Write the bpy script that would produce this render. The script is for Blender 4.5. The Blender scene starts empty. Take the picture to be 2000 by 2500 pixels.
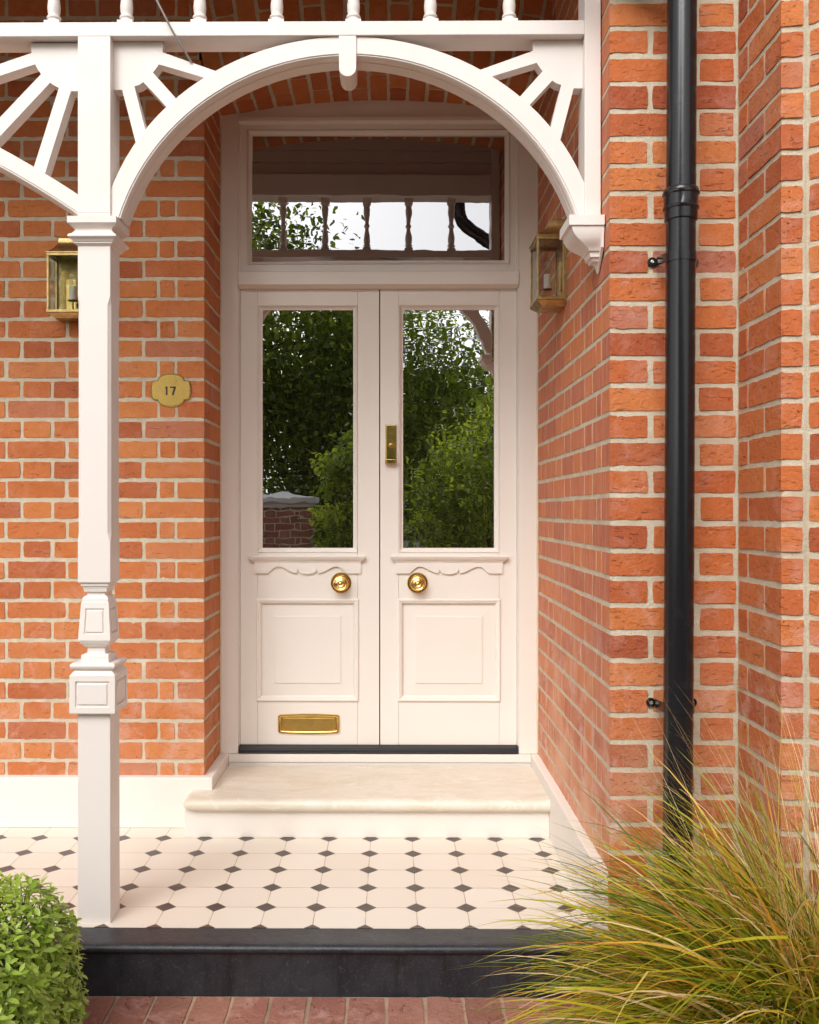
import bpy, math, random
from mathutils import Vector, Matrix, noise
random.seed(7)
D2R = math.radians
sc = bpy.context.scene
col = sc.collection

# ---------------------------------------------------------------- camera
F = 2330.0            # focal length in photograph pixels
CX, CY = 957.0, 1249.0  # where the depth lines meet
CAMZ = 1.17
cd = bpy.data.cameras.new("camera"); cam = bpy.data.objects.new("camera", cd); col.objects.link(cam)
cam.location = (0, 0, CAMZ)
YAW = 0.45
cam.rotation_euler = (math.pi/2, 0, D2R(YAW))
cd.sensor_width = 36.0; cd.sensor_fit = 'AUTO'
cd.lens = 36.0*F/2500
cd.shift_x = (1000-(CX-F*math.tan(D2R(YAW))))/2500
cd.shift_y = 0.0
cd.clip_start = 0.05; cd.clip_end = 500
sc.camera = cam

# ---------------------------------------------------------------- sky, sun, exposure
SUN_EL, SUN_AZ = 40.0, 20.0     # azimuth: degrees to the left of straight behind the camera
w = bpy.data.worlds.new("World"); sc.world = w; w.use_nodes = True
nt = w.node_tree; nt.nodes.clear()
sky = nt.nodes.new('ShaderNodeTexSky'); sky.sky_type = 'NISHITA'; sky.sun_disc = False
sky.sun_elevation = D2R(SUN_EL); sky.sun_rotation = D2R(180+SUN_AZ)
sky.air_density = 1.0; sky.dust_density = 3.0; sky.ozone_density = 1.0
hs = nt.nodes.new('ShaderNodeHueSaturation'); hs.inputs['Saturation'].default_value = 0.12
bg = nt.nodes.new('ShaderNodeBackground'); bg.inputs['Strength'].default_value = 0.15
wo = nt.nodes.new('ShaderNodeOutputWorld')
nt.links.new(sky.outputs[0], hs.inputs['Color']); nt.links.new(hs.outputs[0], bg.inputs[0]); nt.links.new(bg.outputs[0], wo.inputs[0])
sl = bpy.data.lights.new("sun", 'SUN'); sun = bpy.data.objects.new("sun", sl); col.objects.link(sun)
sl.energy = 1.5; sl.angle = D2R(42); sl.color = (1.0, 0.97, 0.945)
d = Vector((-math.sin(D2R(SUN_AZ))*math.cos(D2R(SUN_EL)), -math.cos(D2R(SUN_AZ))*math.cos(D2R(SUN_EL)), math.sin(D2R(SUN_EL))))
sun.rotation_euler = d.to_track_quat('Z', 'Y').to_euler(); sun.location = (-2, -8, 9)
sc.view_settings.view_transform = 'Standard'; sc.view_settings.look = 'None'
sc.view_settings.exposure = 0.53; sc.view_settings.gamma = 1.0
sc.cycles.max_bounces = 8; sc.cycles.diffuse_bounces = 4

def X(px, Y): return (px-CX)*Y/F
def Z(py, Y): return CAMZ-(py-CY)*Y/F

# ---------------------------------------------------------------- materials
def mat(name, color, rough=0.6, metal=0.0, spec=0.5):
    m = bpy.data.materials.new(name); m.use_nodes = True
    b = m.node_tree.nodes['Principled BSDF']
    b.inputs['Base Color'].default_value = (*color, 1); b.inputs['Roughness'].default_value = rough
    b.inputs['Metallic'].default_value = metal
    b.inputs['Specular IOR Level'].default_value = spec
    return m
class NT:
    def __init__(s, m): s.t = m.node_tree; s.b = s.t.nodes['Principled BSDF']
    def n(s, typ, **kw):
        o = s.t.nodes.new(typ)
        for k, v in kw.items():
            if k in o.inputs: o.inputs[k].default_value = v
            else: setattr(o, k, v)
        return o
    def l(s, a, b): s.t.links.new(a, b)
    def val(s, i, v):
        if hasattr(v, 'links'): s.l(v, i)
        else: i.default_value = v
    def math(s, op, a, b=0.0, c=None, clamp=False):
        o = s.t.nodes.new('ShaderNodeMath'); o.operation = op; o.use_clamp = clamp
        s.val(o.inputs[0], a); s.val(o.inputs[1], b)
        if c is not None: s.val(o.inputs[2], c)
        return o.outputs[0]
    def mix(s, f, a, b, typ='MIX'):
        o = s.t.nodes.new('ShaderNodeMix'); o.data_type = 'RGBA'; o.blend_type = typ
        s.val(o.inputs[0], f)
        for i, v in ((6, a), (7, b)):
            if hasattr(v, 'links'): s.l(v, o.inputs[i])
            else: o.inputs[i].default_value = (*v, 1) if len(v) == 3 else v
        return o.outputs[2]
    def noise(s, scale, detail=3, rough=0.5, vec=None, dist=0.0):
        o = s.n('ShaderNodeTexNoise', Scale=scale, Detail=detail, Roughness=rough, Distortion=dist)
        if vec is None: vec = s.obj()
        s.l(vec, o.inputs['Vector']); return o.outputs['Fac']
    def obj(s):
        if not hasattr(s, '_g'): s._g = s.t.nodes.new('ShaderNodeNewGeometry')
        return s._g.outputs['Position']
    def scaled(s, sx, sy, sz):
        o = s.n('ShaderNodeMapping'); o.inputs['Scale'].default_value = (sx, sy, sz); s.l(s.obj(), o.inputs[0]); return o.outputs[0]
    def ramp(s, v, stops):
        o = s.t.nodes.new('ShaderNodeValToRGB'); e = o.color_ramp.elements
        while len(e) < len(stops): e.new(0.5)
        for i, (p, c) in enumerate(stops):
            e[i].position = p; e[i].color = (*c, 1) if len(c) == 3 else c
        s.l(v, o.inputs[0]); return o.outputs[0]
    def rng(s, v, a, b, c=0.0, d=1.0):
        o = s.t.nodes.new('ShaderNodeMapRange'); s.l(v, o.inputs[0])
        for i, x in zip((1, 2, 3, 4), (a, b, c, d)): o.inputs[i].default_value = x
        return o.outputs[0]
    def bump(s, h, dist, strength=1.0, prev=None):
        o = s.n('ShaderNodeBump', Distance=dist, Strength=strength); s.l(h, o.inputs['Height'])
        if prev is not None: s.l(prev, o.inputs['Normal'])
        return o.outputs[0]
    def attr(s, name):
        o = s.t.nodes.new('ShaderNodeAttribute'); o.attribute_name = name; return o

def brick_mat(name, tones, spall=1.0, salt=0.0, streak=0.0, rough=0.85, pit=1.0):
    m = mat(name, (.4, .1, .05), rough, spec=0.25); k = NT(m)
    a = k.attr('tint'); sp = k.n('ShaderNodeSeparateColor'); k.l(a.outputs['Color'], sp.inputs[0])
    base = k.ramp(sp.outputs[0], tones)
    mott = k.noise(26, 4, .6); fine = k.noise(230, 3, .6); big = k.noise(2.2, 3, .6)
    c = k.mix(k.rng(mott, .3, .7, 0, .55), base, k.mix(1.0, base, (.80, .70, .64), 'MULTIPLY'))
    c = k.mix(k.rng(fine, .35, .75, 0, .18), c, (.66, .27, .13))
    c = k.mix(k.rng(big, .45, .75, 0, .25), c, (.50, .19, .085))
    # soot-dark pits and fired flecks
    vo = k.n('ShaderNodeTexVoronoi', Scale=95.0, Randomness=1.0); k.l(k.obj(), vo.inputs['Vector'])
    gate = k.rng(k.noise(13, 3), .58, .68)
    pits = k.math('MULTIPLY', k.rng(vo.outputs['Distance'], .22, .10), gate)
    c = k.mix(k.math('MULTIPLY', pits, .7*pit), c, (.10, .035, .022))
    vl = k.n('ShaderNodeTexVoronoi', Scale=61.0, Randomness=1.0); k.l(k.obj(), vl.inputs['Vector'])
    fl = k.math('MULTIPLY', k.rng(vl.outputs['Distance'], .13, .07), k.rng(k.noise(9, 2), .55, .62))
    c = k.mix(k.math('MULTIPLY', fl, .55), c, (.75, .48, .34))
    if streak:
        st = k.noise(1.0, 4, .6, vec=k.scaled(90, 90, 5))
        c = k.mix(k.rng(st, .45, .8, 0, streak), c, (.70, .36, .26))
    # pale salts: scuffs and blooms with a shape of their own
    sn = k.noise(11, 6, .72, dist=.6); 
    sep = k.n('ShaderNodeSeparateXYZ'); k.l(k.obj(), sep.inputs[0])
    low = k.rng(sep.outputs[2], 1.05, .15)
    bl = k.math('MULTIPLY', k.rng(sn, .50, .68), k.math('ADD', k.math('MULTIPLY', low, salt), .14*spall))
    c = k.mix(bl, c, (.68, .42, .36))
    if salt:
        wash = k.math('MULTIPLY', k.rng(k.noise(3.1, 4, .6), .40, .62), k.math('MULTIPLY', k.rng(sep.outputs[2], .85, .15), .95*salt))
        c = k.mix(wash, c, (.66, .36, .23))
    k.l(c, k.b.inputs['Base Color'])
    h = k.math('ADD', k.math('MULTIPLY', k.noise(70, 6, .65), .9), k.math('MULTIPLY', k.noise(300, 2), .25))
    h = k.math('SUBTRACT', h, k.math('MULTIPLY', pits, 1.0*pit))
    # drag marks and cracks
    wv = k.noise(1.0, 3, .7, vec=k.scaled(28, 28, 110), dist=1.2)
    h = k.math('ADD', h, k.math('MULTIPLY', k.rng(wv, .62, .72), .5*spall))
    k.l(k.bump(h, .0032*spall), k.b.inputs['Normal'])
    return m
def mortar_mat(name, c0, c1):
    m = mat(name, c0, .95, spec=.15); k = NT(m)
    c = k.mix(k.rng(k.noise(14, 5, .65), .35, .7), c0, c1)
    c = k.mix(k.rng(k.noise(420, 2), .5, .8, 0, .5), c, (.22, .17, .12))
    k.l(c, k.b.inputs['Base Color'])
    sp_ = k.n('ShaderNodeSeparateXYZ'); k.l(k.obj(), sp_.inputs[0])
    c = k.mix(k.math('MULTIPLY', k.rng(k.noise(3.1, 4, .6), .40, .62), k.rng(sp_.outputs[2], .62, .1, 0, .6)), c, (.66, .42, .29)); k.l(c, k.b.inputs['Base Color'])
    h = k.math('ADD', k.noise(110, 5, .7), k.math('MULTIPLY', k.noise(450, 2), .5))
    k.l(k.bump(h, .0035), k.b.inputs['Normal']); return m
def paint_mat(name, c, rough=.38, dirt=.12, dc=(.42, .33, .22), orange=.00025, sc1=5.0):
    m = mat(name, c, rough, spec=.45); k = NT(m)
    n1 = k.noise(sc1, 5, .6); n2 = k.noise(60, 3, .6)
    cc = k.mix(k.rng(n1, .52, .78, 0, dirt), c, dc)
    cc = k.mix(k.rng(n2, .6, .8, 0, dirt*.4), cc, dc)
    k.l(cc, k.b.inputs['Base Color'])
    k.l(k.rng(n1, .3, .7, rough-.06, rough+.1), k.b.inputs['Roughness'])
    h = k.math('ADD', k.noise(240, 2, .5), k.math('MULTIPLY', k.noise(1.0, 2, vec=k.scaled(300, 300, 25)), .5))
    k.l(k.bump(h, orange), k.b.inputs['Normal']); return m
def brass_mat(name, c, rough, patina=.4, pc=(.20, .13, .04), sc1=45):
    m = mat(name, c, rough, 1.0); k = NT(m)
    n = k.noise(sc1, 5, .65)
    k.l(k.mix(k.rng(n, .38, .68, 0, patina), c, pc), k.b.inputs['Base Color'])
    k.l(k.rng(n, .3, .7, rough, rough+.16), k.b.inputs['Roughness'])
    k.l(k.bump(k.noise(160, 3), .0003), k.b.inputs['Normal']); return m
def leaf_mat(name, stops, trans=.35, rough=.4, spec=.5):
    m = mat(name, stops[0][1], rough, spec=spec); k = NT(m)
    a = k.attr('tint'); sp = k.n('ShaderNodeSeparateColor'); k.l(a.outputs['Color'], sp.inputs[0])
    c = k.ramp(sp.outputs[0], stops); k.l(c, k.b.inputs['Base Color'])
    tr = k.n('ShaderNodeBsdfTranslucent'); k.l(k.mix(1.0, c, (1.3, 1.35, .6), 'MULTIPLY'), tr.inputs['Color'])
    mx = k.n('ShaderNodeMixShader'); mx.inputs[0].default_value = trans
    k.l(k.b.outputs[0], mx.inputs[1]); k.l(tr.outputs[0], mx.inputs[2])
    out = [n for n in k.t.nodes if n.type == 'OUTPUT_MATERIAL'][0]; k.l(mx.outputs[0], out.inputs[0]); return m

TONES = [(0, (.39, .100, .038)), (.2, (.50, .145, .044)), (.6, (.56, .178, .050)), (.93, (.60, .220, .068)), (1, (.47, .165, .09))]
M = {}
M['brick'] = brick_mat('facing_brick', TONES, 1.1, salt=.38)
M['brick_rough'] = brick_mat('rough_brick', [(0, (.36, .078, .032)), (.3, (.51, .130, .041)), (.65, (.57, .158, .045)), (.93, (.61, .200, .062)), (1, (.44, .155, .105))], 1.7, salt=.8, pit=.8)
M['brick_smooth'] = brick_mat('smooth_brick', [(0, (.42, .125, .07)), (.3, (.50, .155, .08)), (.65, (.56, .175, .07)), (1, (.58, .19, .065))], .45, salt=1.25, streak=.55)
M['mortar'] = mortar_mat('lime_mortar', (.68, .60, .46), (.56, .47, .34))
M['cream'] = paint_mat('cream_joinery_paint', (.80, .74, .675), .36, .05, orange=.00012)
M['white'] = paint_mat('pinkish_white_paint', (.77, .70, .65), .40, .06, orange=.0002)
M['masonry'] = paint_mat('masonry_paint', (.78, .715, .65), .62, .16, dc=(.64, .54, .42), orange=.0009, sc1=4)
M['board'] = paint_mat('soffit_board_paint', (.60, .50, .43), .5, .1)
M['brass'] = brass_mat('aged_brass', (.56, .40, .17), .27, .6, (.17, .115, .045))
M['brass_bright'] = brass_mat('polished_brass', (.74, .51, .17), .12, .35, (.30, .18, .05), 25)
M['brass_plate'] = brass_mat('plate_brass', (.60, .41, .12), .27, .5, (.36, .23, .06), 22)
M['block_sheet_dark'] = mat('block_sheet_dark', (.02, .017, .016), .4)  # near-black for the added sheet that darkens the door gaps
M['black_rubber'] = mat('black_threshold', (.012, .013, .016), .30)
M['engraved'] = mat('engraved_black', (.006, .005, .004), .6)
M['candle'] = mat('candle_tube', (.82, .77, .66), .5)
M['steel'] = mat('screw_steel', (.55, .52, .45), .35, 1.0)
M['wire'] = mat('grey_wire', (.30, .28, .27), .5, .3)

m = mat('black_gloss_paint', (.008, .008, .009), .15, spec=.45); k = NT(m)
k.l(k.bump(k.math('ADD', k.noise(330, 3, .6), k.math('MULTIPLY', k.noise(60, 3), .5)), .00022), k.b.inputs['Normal'])
k.l(k.mix(k.rng(k.noise(14, 5, .7), .6, .75, 0, .25), (.012, .012, .014), (.07, .06, .055)), k.b.inputs['Base Color']); M['black'] = m

m = mat('bull_nosed_slate', (.03, .03, .033), .42, spec=.5); k = NT(m)
n1 = k.noise(9, 6, .65); n2 = k.noise(260, 3, .6); st = k.noise(1.0, 5, .65, vec=k.scaled(26, 26, 3))
c = k.mix(k.rng(n1, .4, .7), (.018, .021, .028), (.036, .037, .042)); c = k.mix(k.rng(st, .50, .68, 0, .75), c, (.008, .008, .010))
c = k.mix(k.rng(k.noise(55, 5, .75), .58, .70, 0, .55), c, (.085, .085, .09)); c = k.mix(k.rng(n2, .60, .74, 0, .5), c, (.14, .13, .13)); k.l(c, k.b.inputs['Base Color'])
k.l(k.rng(n1, .3, .7, .30, .52), k.b.inputs['Roughness']); k.l(k.bump(k.math('ADD', n2, k.noise(40, 4)), .0010), k.b.inputs['Normal']); M['slate'] = m

m = mat('worn_marble', (.70, .62, .50), .38); k = NT(m)
n1 = k.noise(4, 6, .65, vec=k.scaled(1, 2.6, 1), dist=1.2); n2 = k.noise(30, 5, .7)
c = k.mix(k.rng(n1, .38, .66), (.72, .65, .55), (.64, .55, .43))
vein = k.math('ABSOLUTE', k.math('SUBTRACT', k.noise(2.4, 5, .6, vec=k.scaled(1, 3.2, 2), dist=.8), .5))
c = k.mix(k.rng(vein, .012, .0, 0, .55), c, (.85, .79, .68)); c = k.mix(k.rng(n2, .62, .78, 0, .35), c, (.40, .30, .19))
k.l(c, k.b.inputs['Base Color']); k.l(k.rng(n2, .3, .7, .28, .5), k.b.inputs['Roughness']); k.l(k.bump(n2, .0012), k.b.inputs['Normal']); M['marble'] = m

# octagon and dot floor
PT = .1485; TX, TY = -.076, 2.8225
m = mat('octagon_and_dot_tiles', (.8, .7, .6), .30); k = NT(m)
sep = k.n('ShaderNodeSeparateXYZ'); k.l(k.obj(), sep.inputs[0])
jn = k.n('ShaderNodeTexNoise', Scale=20.0, Detail=2.0); k.l(k.obj(), jn.inputs['Vector'])
jit = k.math('MULTIPLY', k.math('SUBTRACT', jn.outputs['Fac'], .5), .02)
u = k.math('ADD', k.math('DIVIDE', k.math('SUBTRACT', sep.outputs[0], TX), PT), jit); v = k.math('ADD', k.math('DIVIDE', k.math('SUBTRACT', sep.outputs[1], TY), PT), jit)
fu = k.math('ABSOLUTE', k.math('SUBTRACT', u, k.math('ROUND', u))); fv = k.math('ABSOLUTE', k.math('SUBTRACT', v, k.math('ROUND', v)))
dd = k.math('ADD', fu, fv); HD = .212
isd = k.math('LESS_THAN', dd, HD)
g1 = k.math('LESS_THAN', k.math('ABSOLUTE', k.math('SUBTRACT', dd, HD)), .010)
g2 = k.math('MULTIPLY', k.math('LESS_THAN', k.math('MINIMUM', fu, fv), .0085), k.math('SUBTRACT', 1.0, isd))
gr = k.math('MAXIMUM', g1, g2)
cb = k.n('ShaderNodeCombineXYZ'); k.l(k.math('FLOOR', u), cb.inputs[0]); k.l(k.math('FLOOR', v), cb.inputs[1])
wn = k.n('ShaderNodeTexWhiteNoise'); k.l(cb.outputs[0], wn.inputs['Vector'])
cr = k.mix(k.math('MULTIPLY', wn.outputs['Value'], .8), (.76, .69, .60), (.71, .625, .52)); cr = k.mix(k.rng(k.noise(3, 2, .5), .4, .9, 0, .12), cr, (.66, .54, .40))
bk = k.mix(k.rng(k.noise(40, 4), .4, .7), (.055, .038, .036), (.085, .062, .058))
gc = k.mix(k.rng(k.noise(8, 3), .4, .6), (.50, .38, .26), (.34, .24, .15))
c = k.mix(isd, cr, bk); c = k.mix(k.math('MULTIPLY', gr, k.rng(k.noise(11, 3), .3, .6, .45, 1.0)), c, gc); k.l(c, k.b.inputs['Base Color'])
k.b.inputs['Roughness'].default_value = .36
k.l(k.bump(k.math('SUBTRACT', 1.0, gr), .0010), k.b.inputs['Normal']); M['tiles'] = m

# reflective glazing with a faint wave
def glass_mat(name, wave, fac=.5, wz=2.0):
    m = bpy.data.materials.new(name); m.use_nodes = True; t = m.node_tree; t.nodes.clear()
    out = t.nodes.new('ShaderNodeOutputMaterial'); mx = t.nodes.new('ShaderNodeMixShader'); mx.inputs[0].default_value = fac
    dg = t.nodes.new('ShaderNodeBsdfDiffuse'); dg.inputs[0].default_value = (.012, .010, .008, 1)
    gl = t.nodes.new('ShaderNodeBsdfGlossy'); gl.inputs['Roughness'].default_value = .0; gl.inputs[0].default_value = (.95, .95, .97, 1)
    g = t.nodes.new('ShaderNodeNewGeometry'); mp = t.nodes.new('ShaderNodeMapping'); mp.inputs['Scale'].default_value = (1, 1, wz)
    n = t.nodes.new('ShaderNodeTexNoise'); n.inputs['Scale'].default_value = 9; n.inputs['Detail'].default_value = 1.5
    b = t.nodes.new('ShaderNodeBump'); b.inputs['Distance'].default_value = wave
    t.links.new(g.outputs['Position'], mp.inputs[0]); t.links.new(mp.outputs[0], n.inputs['Vector']); t.links.new(n.outputs['Fac'], b.inputs['Height'])
    t.links.new(b.outputs[0], gl.inputs['Normal']); t.links.new(dg.outputs[0], mx.inputs[1]); t.links.new(gl.outputs[0], mx.inputs[2]); t.links.new(mx.outputs[0], out.inputs[0]); return m
M['pane'] = glass_mat('calm_pane', .00013, .66)
M['pane_fan'] = glass_mat('fanlight_pane', .00013, .42)
M['pane_wavy'] = glass_mat('wavy_old_pane', .00026, .66, 2.2)
m = bpy.data.materials.new('lantern_glass'); m.use_nodes = True; t_ = m.node_tree; t_.nodes.clear()
o_ = t_.nodes.new('ShaderNodeOutputMaterial'); x_ = t_.nodes.new('ShaderNodeMixShader'); r1 = t_.nodes.new('ShaderNodeBsdfTransparent'); r2 = t_.nodes.new('ShaderNodeBsdfGlossy'); r2.inputs['Roughness'].default_value = .03
r1.inputs[0].default_value = (.93, .95, .95, 1)
x_.inputs[0].default_value = .10; t_.links.new(r1.outputs[0], x_.inputs[1]); t_.links.new(r2.outputs[0], x_.inputs[2]); t_.links.new(x_.outputs[0], o_.inputs[0]); M['lglass'] = m
m = mat('paver', (.3, .1, .07), .8); M['paver'] = brick_mat('path_paver', [(0, (.20, .078, .070)), (.4, (.27, .108, .09)), (.8, (.33, .138, .112)), (1, (.29, .17, .145))], 1.8, salt=.22)
M['sand'] = mortar_mat('sand_joint', (.42, .30, .20), (.30, .20, .13))
m = mat('soil', (.05, .035, .022), .95); k = NT(m); k.l(k.mix(k.noise(3, 5, .7), (.035, .03, .018), (.09, .07, .04)), k.b.inputs['Base Color']); k.l(k.bump(k.noise(30, 5, .7), .02), k.b.inputs['Normal']); M['soil'] = m
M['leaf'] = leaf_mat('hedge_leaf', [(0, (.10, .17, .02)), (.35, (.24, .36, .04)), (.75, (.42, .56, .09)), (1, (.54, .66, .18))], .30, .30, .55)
M['tree_leaf'] = leaf_mat('tree_leaf', [(0, (.06, .095, .012)), (.5, (.18, .24, .025)), (1, (.42, .48, .08))], .55, .45)
M['grass'] = leaf_mat('grass_blade', [(0, (.045, .095, .008)), (.25, (.18, .24, .014)), (.5, (.48, .43, .025)), (.75, (.70, .40, .04)), (.9, (.58, .20, .07)), (1, (.88, .70, .38))], .25, .45, .4)
M['bark'] = mat('bark', (.09, .06, .04), .9)
M['render'] = mat('pale_render', (.62, .60, .60), .8)
M['far_glass'] = mat('far_window', (.05, .06, .08), .1)
M['slate_roof'] = mat('roof_slate', (.10, .09, .10), .6)

# ---------------------------------------------------------------- mesh helper
class MB:
    def __init__(s): s.v = []; s.f = []; s.t = []
    def add(s, vs, fs, tint=0.5):
        o = len(s.v); s.v += [tuple(p) for p in vs]
        for f in fs: s.f.append(tuple(i+o for i in f)); s.t.append(tint)
    def box(s, x0, x1, y0, y1, z0, z1, tint=.5):
        s.add([(x0,y0,z0),(x1,y0,z0),(x1,y1,z0),(x0,y1,z0),(x0,y0,z1),(x1,y0,z1),(x1,y1,z1),(x0,y1,z1)],
              [(0,3,2,1),(4,5,6,7),(0,1,5,4),(1,2,6,5),(2,3,7,6),(3,0,4,7)], tint)
    def loops(s, L, cap0=True, cap1=True, tint=.5, closed=True):
        n = len(L[0]); vs = [p for l in L for p in l]; fs = []
        for i in range(len(L)-1):
            for j in range(n if closed else n-1):
                a = i*n+j; b = i*n+(j+1) % n; fs.append((a, b, b+n, a+n))
        if cap0: fs.append(tuple(reversed(range(n))))
        if cap1: fs.append(tuple(range((len(L)-1)*n, len(L)*n)))
        s.add(vs, fs, tint)
    def square_turn(s, cx, cy, prof, arris=.0015, rz=0):
        L = []
        for q in prof:
            z, h = q[0], q[1]; c = q[2] if len(q) > 2 else arris
            cxx = cx + (q[3] if len(q) > 3 else 0)
            pts = [(h-c,-h),(h,-h+c),(h,h-c),(h-c,h),(-h+c,h),(-h,h-c),(-h,-h+c),(-h+c,-h)]
            L.append([(cxx+a, cy+b, z) for a, b in pts])
        s.loops(L)
    def lathe(s, c, axis, prof, n=24, cap0=True, cap1=True):
        c = Vector(c); a = Vector(axis).normalized(); u = a.orthogonal().normalized(); w_ = a.cross(u)
        s.loops([[tuple(c+a*h+(u*math.cos(2*math.pi*i/n)+w_*math.sin(2*math.pi*i/n))*r) for i in range(n)] for h, r in prof], cap0, cap1)
    def tube(s, pts, r, n=10):
        pts = [Vector(p) for p in pts]; L = []; prev = None
        for i, p in enumerate(pts):
            d = (pts[min(i+1, len(pts)-1)]-pts[max(i-1, 0)]).normalized()
            u = d.orthogonal() if prev is None else (prev-d*prev.dot(d))
            u.normalize(); prev = u; w_ = d.cross(u); rr = r[i] if isinstance(r, (list, tuple)) else r
            L.append([tuple(p+(u*math.cos(2*math.pi*j/n)+w_*math.sin(2*math.pi*j/n))*rr) for j in range(n)])
        s.loops(L)
    def extrude(s, poly, mp, d0, d1):
        n = len(poly); s.add([mp(p[0], p[1], d0) for p in poly]+[mp(p[0], p[1], d1) for p in poly],
              [tuple(range(n)), tuple(reversed(range(n, 2*n)))]+[((i+1) % n, i, i+n, (i+1) % n+n) for i in range(n)])
    def ring(s, x0, x1, z0, z1, prof, cap=False):
        """mitred moulding round a rectangle facing -y: prof = (inset, y)"""
        L = [[(x0+i,y,z0+i),(x1-i,y,z0+i),(x1-i,y,z1-i),(x0+i,y,z1-i)] for i, y in prof]; s.loops(L, False, cap)
    def facepanel(s, q, nrm, prof):
        q = [Vector(p) for p in q]; nrm = Vector(nrm); ctr = sum(q, Vector())/4; L = []
        wd = (q[1]-q[0]).length; ht = (q[3]-q[0]).length
        for i, dz in prof:
            a, b = i/wd, i/ht
            def P(u, v): return (q[0]*(1-u)+q[1]*u)*(1-v)+(q[3]*(1-u)+q[2]*u)*v
            L.append([tuple(P(uu, vv)+nrm*dz) for uu, vv in ((a,b),(1-a,b),(1-a,1-b),(a,1-b))])
        s.loops(L, False, True)
    def build(s, name, m, parent=None, bevel=0, smooth=False, seg=2, fixn=True):
        me = bpy.data.meshes.new(name); me.from_pydata(s.v, [], s.f); me.materials.append(m)
        at = me.color_attributes.new('tint', 'FLOAT_COLOR', 'CORNER')
        buf = []
        for f, t in zip(s.f, s.t):
            tt = t if isinstance(t, tuple) else (t, t, t)
            buf += [tt[0], tt[1], tt[2], 1.0]*len(f)
        at.data.foreach_set('color', buf)
        if fixn:
            import bmesh
            bm = bmesh.new(); bm.from_mesh(me); bmesh.ops.recalc_face_normals(bm, faces=bm.faces); bm.to_mesh(me); bm.free()
        me.polygons.foreach_set('use_smooth', [bool(smooth)]*len(me.polygons)); me.update()
        o = bpy.data.objects.new(name, me); col.objects.link(o)
        if bevel:
            b = o.modifiers.new('edge', 'BEVEL'); b.width = bevel; b.segments = seg; b.limit_method = 'ANGLE'; b.angle_limit = D2R(35)
            if smooth is False: pass
        if smooth == 'auto' or smooth:
            try:
                me.set_sharp_from_angle(angle=D2R(38))
            except Exception: pass
        if parent: o.parent = parent
        return o
def tag(o, label, cat, group=None, kind=None):
    if label: o['label'] = label
    if cat: o['category'] = cat
    if group: o['group'] = group
    if kind: o['kind'] = kind
    return o
def thing(name, label, cat, group=None):
    o = bpy.data.objects.new(name, None); col.objects.link(o); o.empty_display_size = .1
    return tag(o, label, cat, group)

# ---------------------------------------------------------------- bricks
CH = .075; ZJ = .0155
def tintof(key):
    r = random.Random(str(key)); return r.random()**.9
def brick(mb, mp, u0, u1, v0, v1, key, face=0.0, flat=(0,0,0,0), wob=1.0, step=.011, depth=.008):
    """one brick face on the surface mp(u, v, d); d points out; flat = edges (u0,u1,v0,v1) kept straight"""
    r = random.Random('g'+str(key)); sd = r.random()*500
    nu = max(3, int((u1-u0)/step)); nv = max(3, int((v1-v0)/step))
    tilt = (r.uniform(-1,1)*.0009*wob, r.uniform(-1,1)*.0009*wob); off = r.uniform(-.0012,.0008)*wob
    j = [(0 if flat[i] else r.uniform(-.0012,.0015)*wob) for i in range(4)]
    chips = [(r.random(), r.random(), r.uniform(.004,.009)) for _ in range(r.choice((0,0,0,1)))] if wob > .6 else []
    rows = []
    us = [0]+[i/nu for i in range(nu+1)]+[1]; vs_ = [0]+[i/nv for i in range(nv+1)]+[1]
    P = []
    for bi, b in enumerate(vs_):
        for ai, a in enumerate(us):
            rim = (ai == 0 and not flat[0]) or (ai == len(us)-1 and not flat[1]) or (bi == 0 and not flat[2]) or (bi == len(vs_)-1 and not flat[3])
            rim2 = ai in (0, 1, len(us)-2, len(us)-1) or bi in (0, 1, len(vs_)-2, len(vs_)-1)
            uu = u0+j[0]+(u1-j[1]-u0-j[0])*a; vv = v0+j[2]+(v1-j[3]-v0-j[2])*b
            n1 = noise.noise((uu*38+sd, vv*38, 1.3)); n2 = noise.noise((uu*38+sd, vv*38, 9.1)); n3 = noise.noise((uu*120+sd, vv*120, 4.0))
            if rim2:
                if not ((ai <= 1 and flat[0]) or (ai >= len(us)-2 and flat[1])):
                    uu += (n1*.0024+n3*.0014)*wob
                if not ((bi <= 1 and flat[2]) or (bi >= len(vs_)-2 and flat[3])): vv += (n2*.0024+n3*.0014)*wob
                # rounded corners
                ca = min(a, 1-a)*(u1-u0); cb_ = min(b, 1-b)*(v1-v0)
                if ca < .006 and cb_ < .006 and not (flat[0] and a < .5) and not (flat[1] and a > .5):
                    uu += (.0013 if a < .5 else -.0013)*wob; vv += (.0010 if b < .5 else -.0010)*wob
            dd_ = face+off+tilt[0]*(a-.5)*2+tilt[1]*(b-.5)*2+noise.noise((uu*22+sd, vv*22, 3.3))*.0009*wob
            if (flat[0] and a < .12) or (flat[1] and a > .88): dd_ = face
            for cu, cv, cr_ in chips:
                if rim2:
                    q = math.hypot((a-cu)*(u1-u0), (b-(0 if cv < .5 else 1))*(v1-v0))
                    if q < cr_*1.6: dd_ -= (cr_*1.6-q)*.16
            if rim: dd_ -= depth
            P.append(mp(uu, vv, dd_))
    nU = len(us); fs = []
    for i in range(len(vs_)-1):
        for q in range(nU-1):
            a = i*nU+q; fs.append((a, a+1, a+1+nU, a+nU))
    t = tintof(key); mb.add(P, fs, t)
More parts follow.
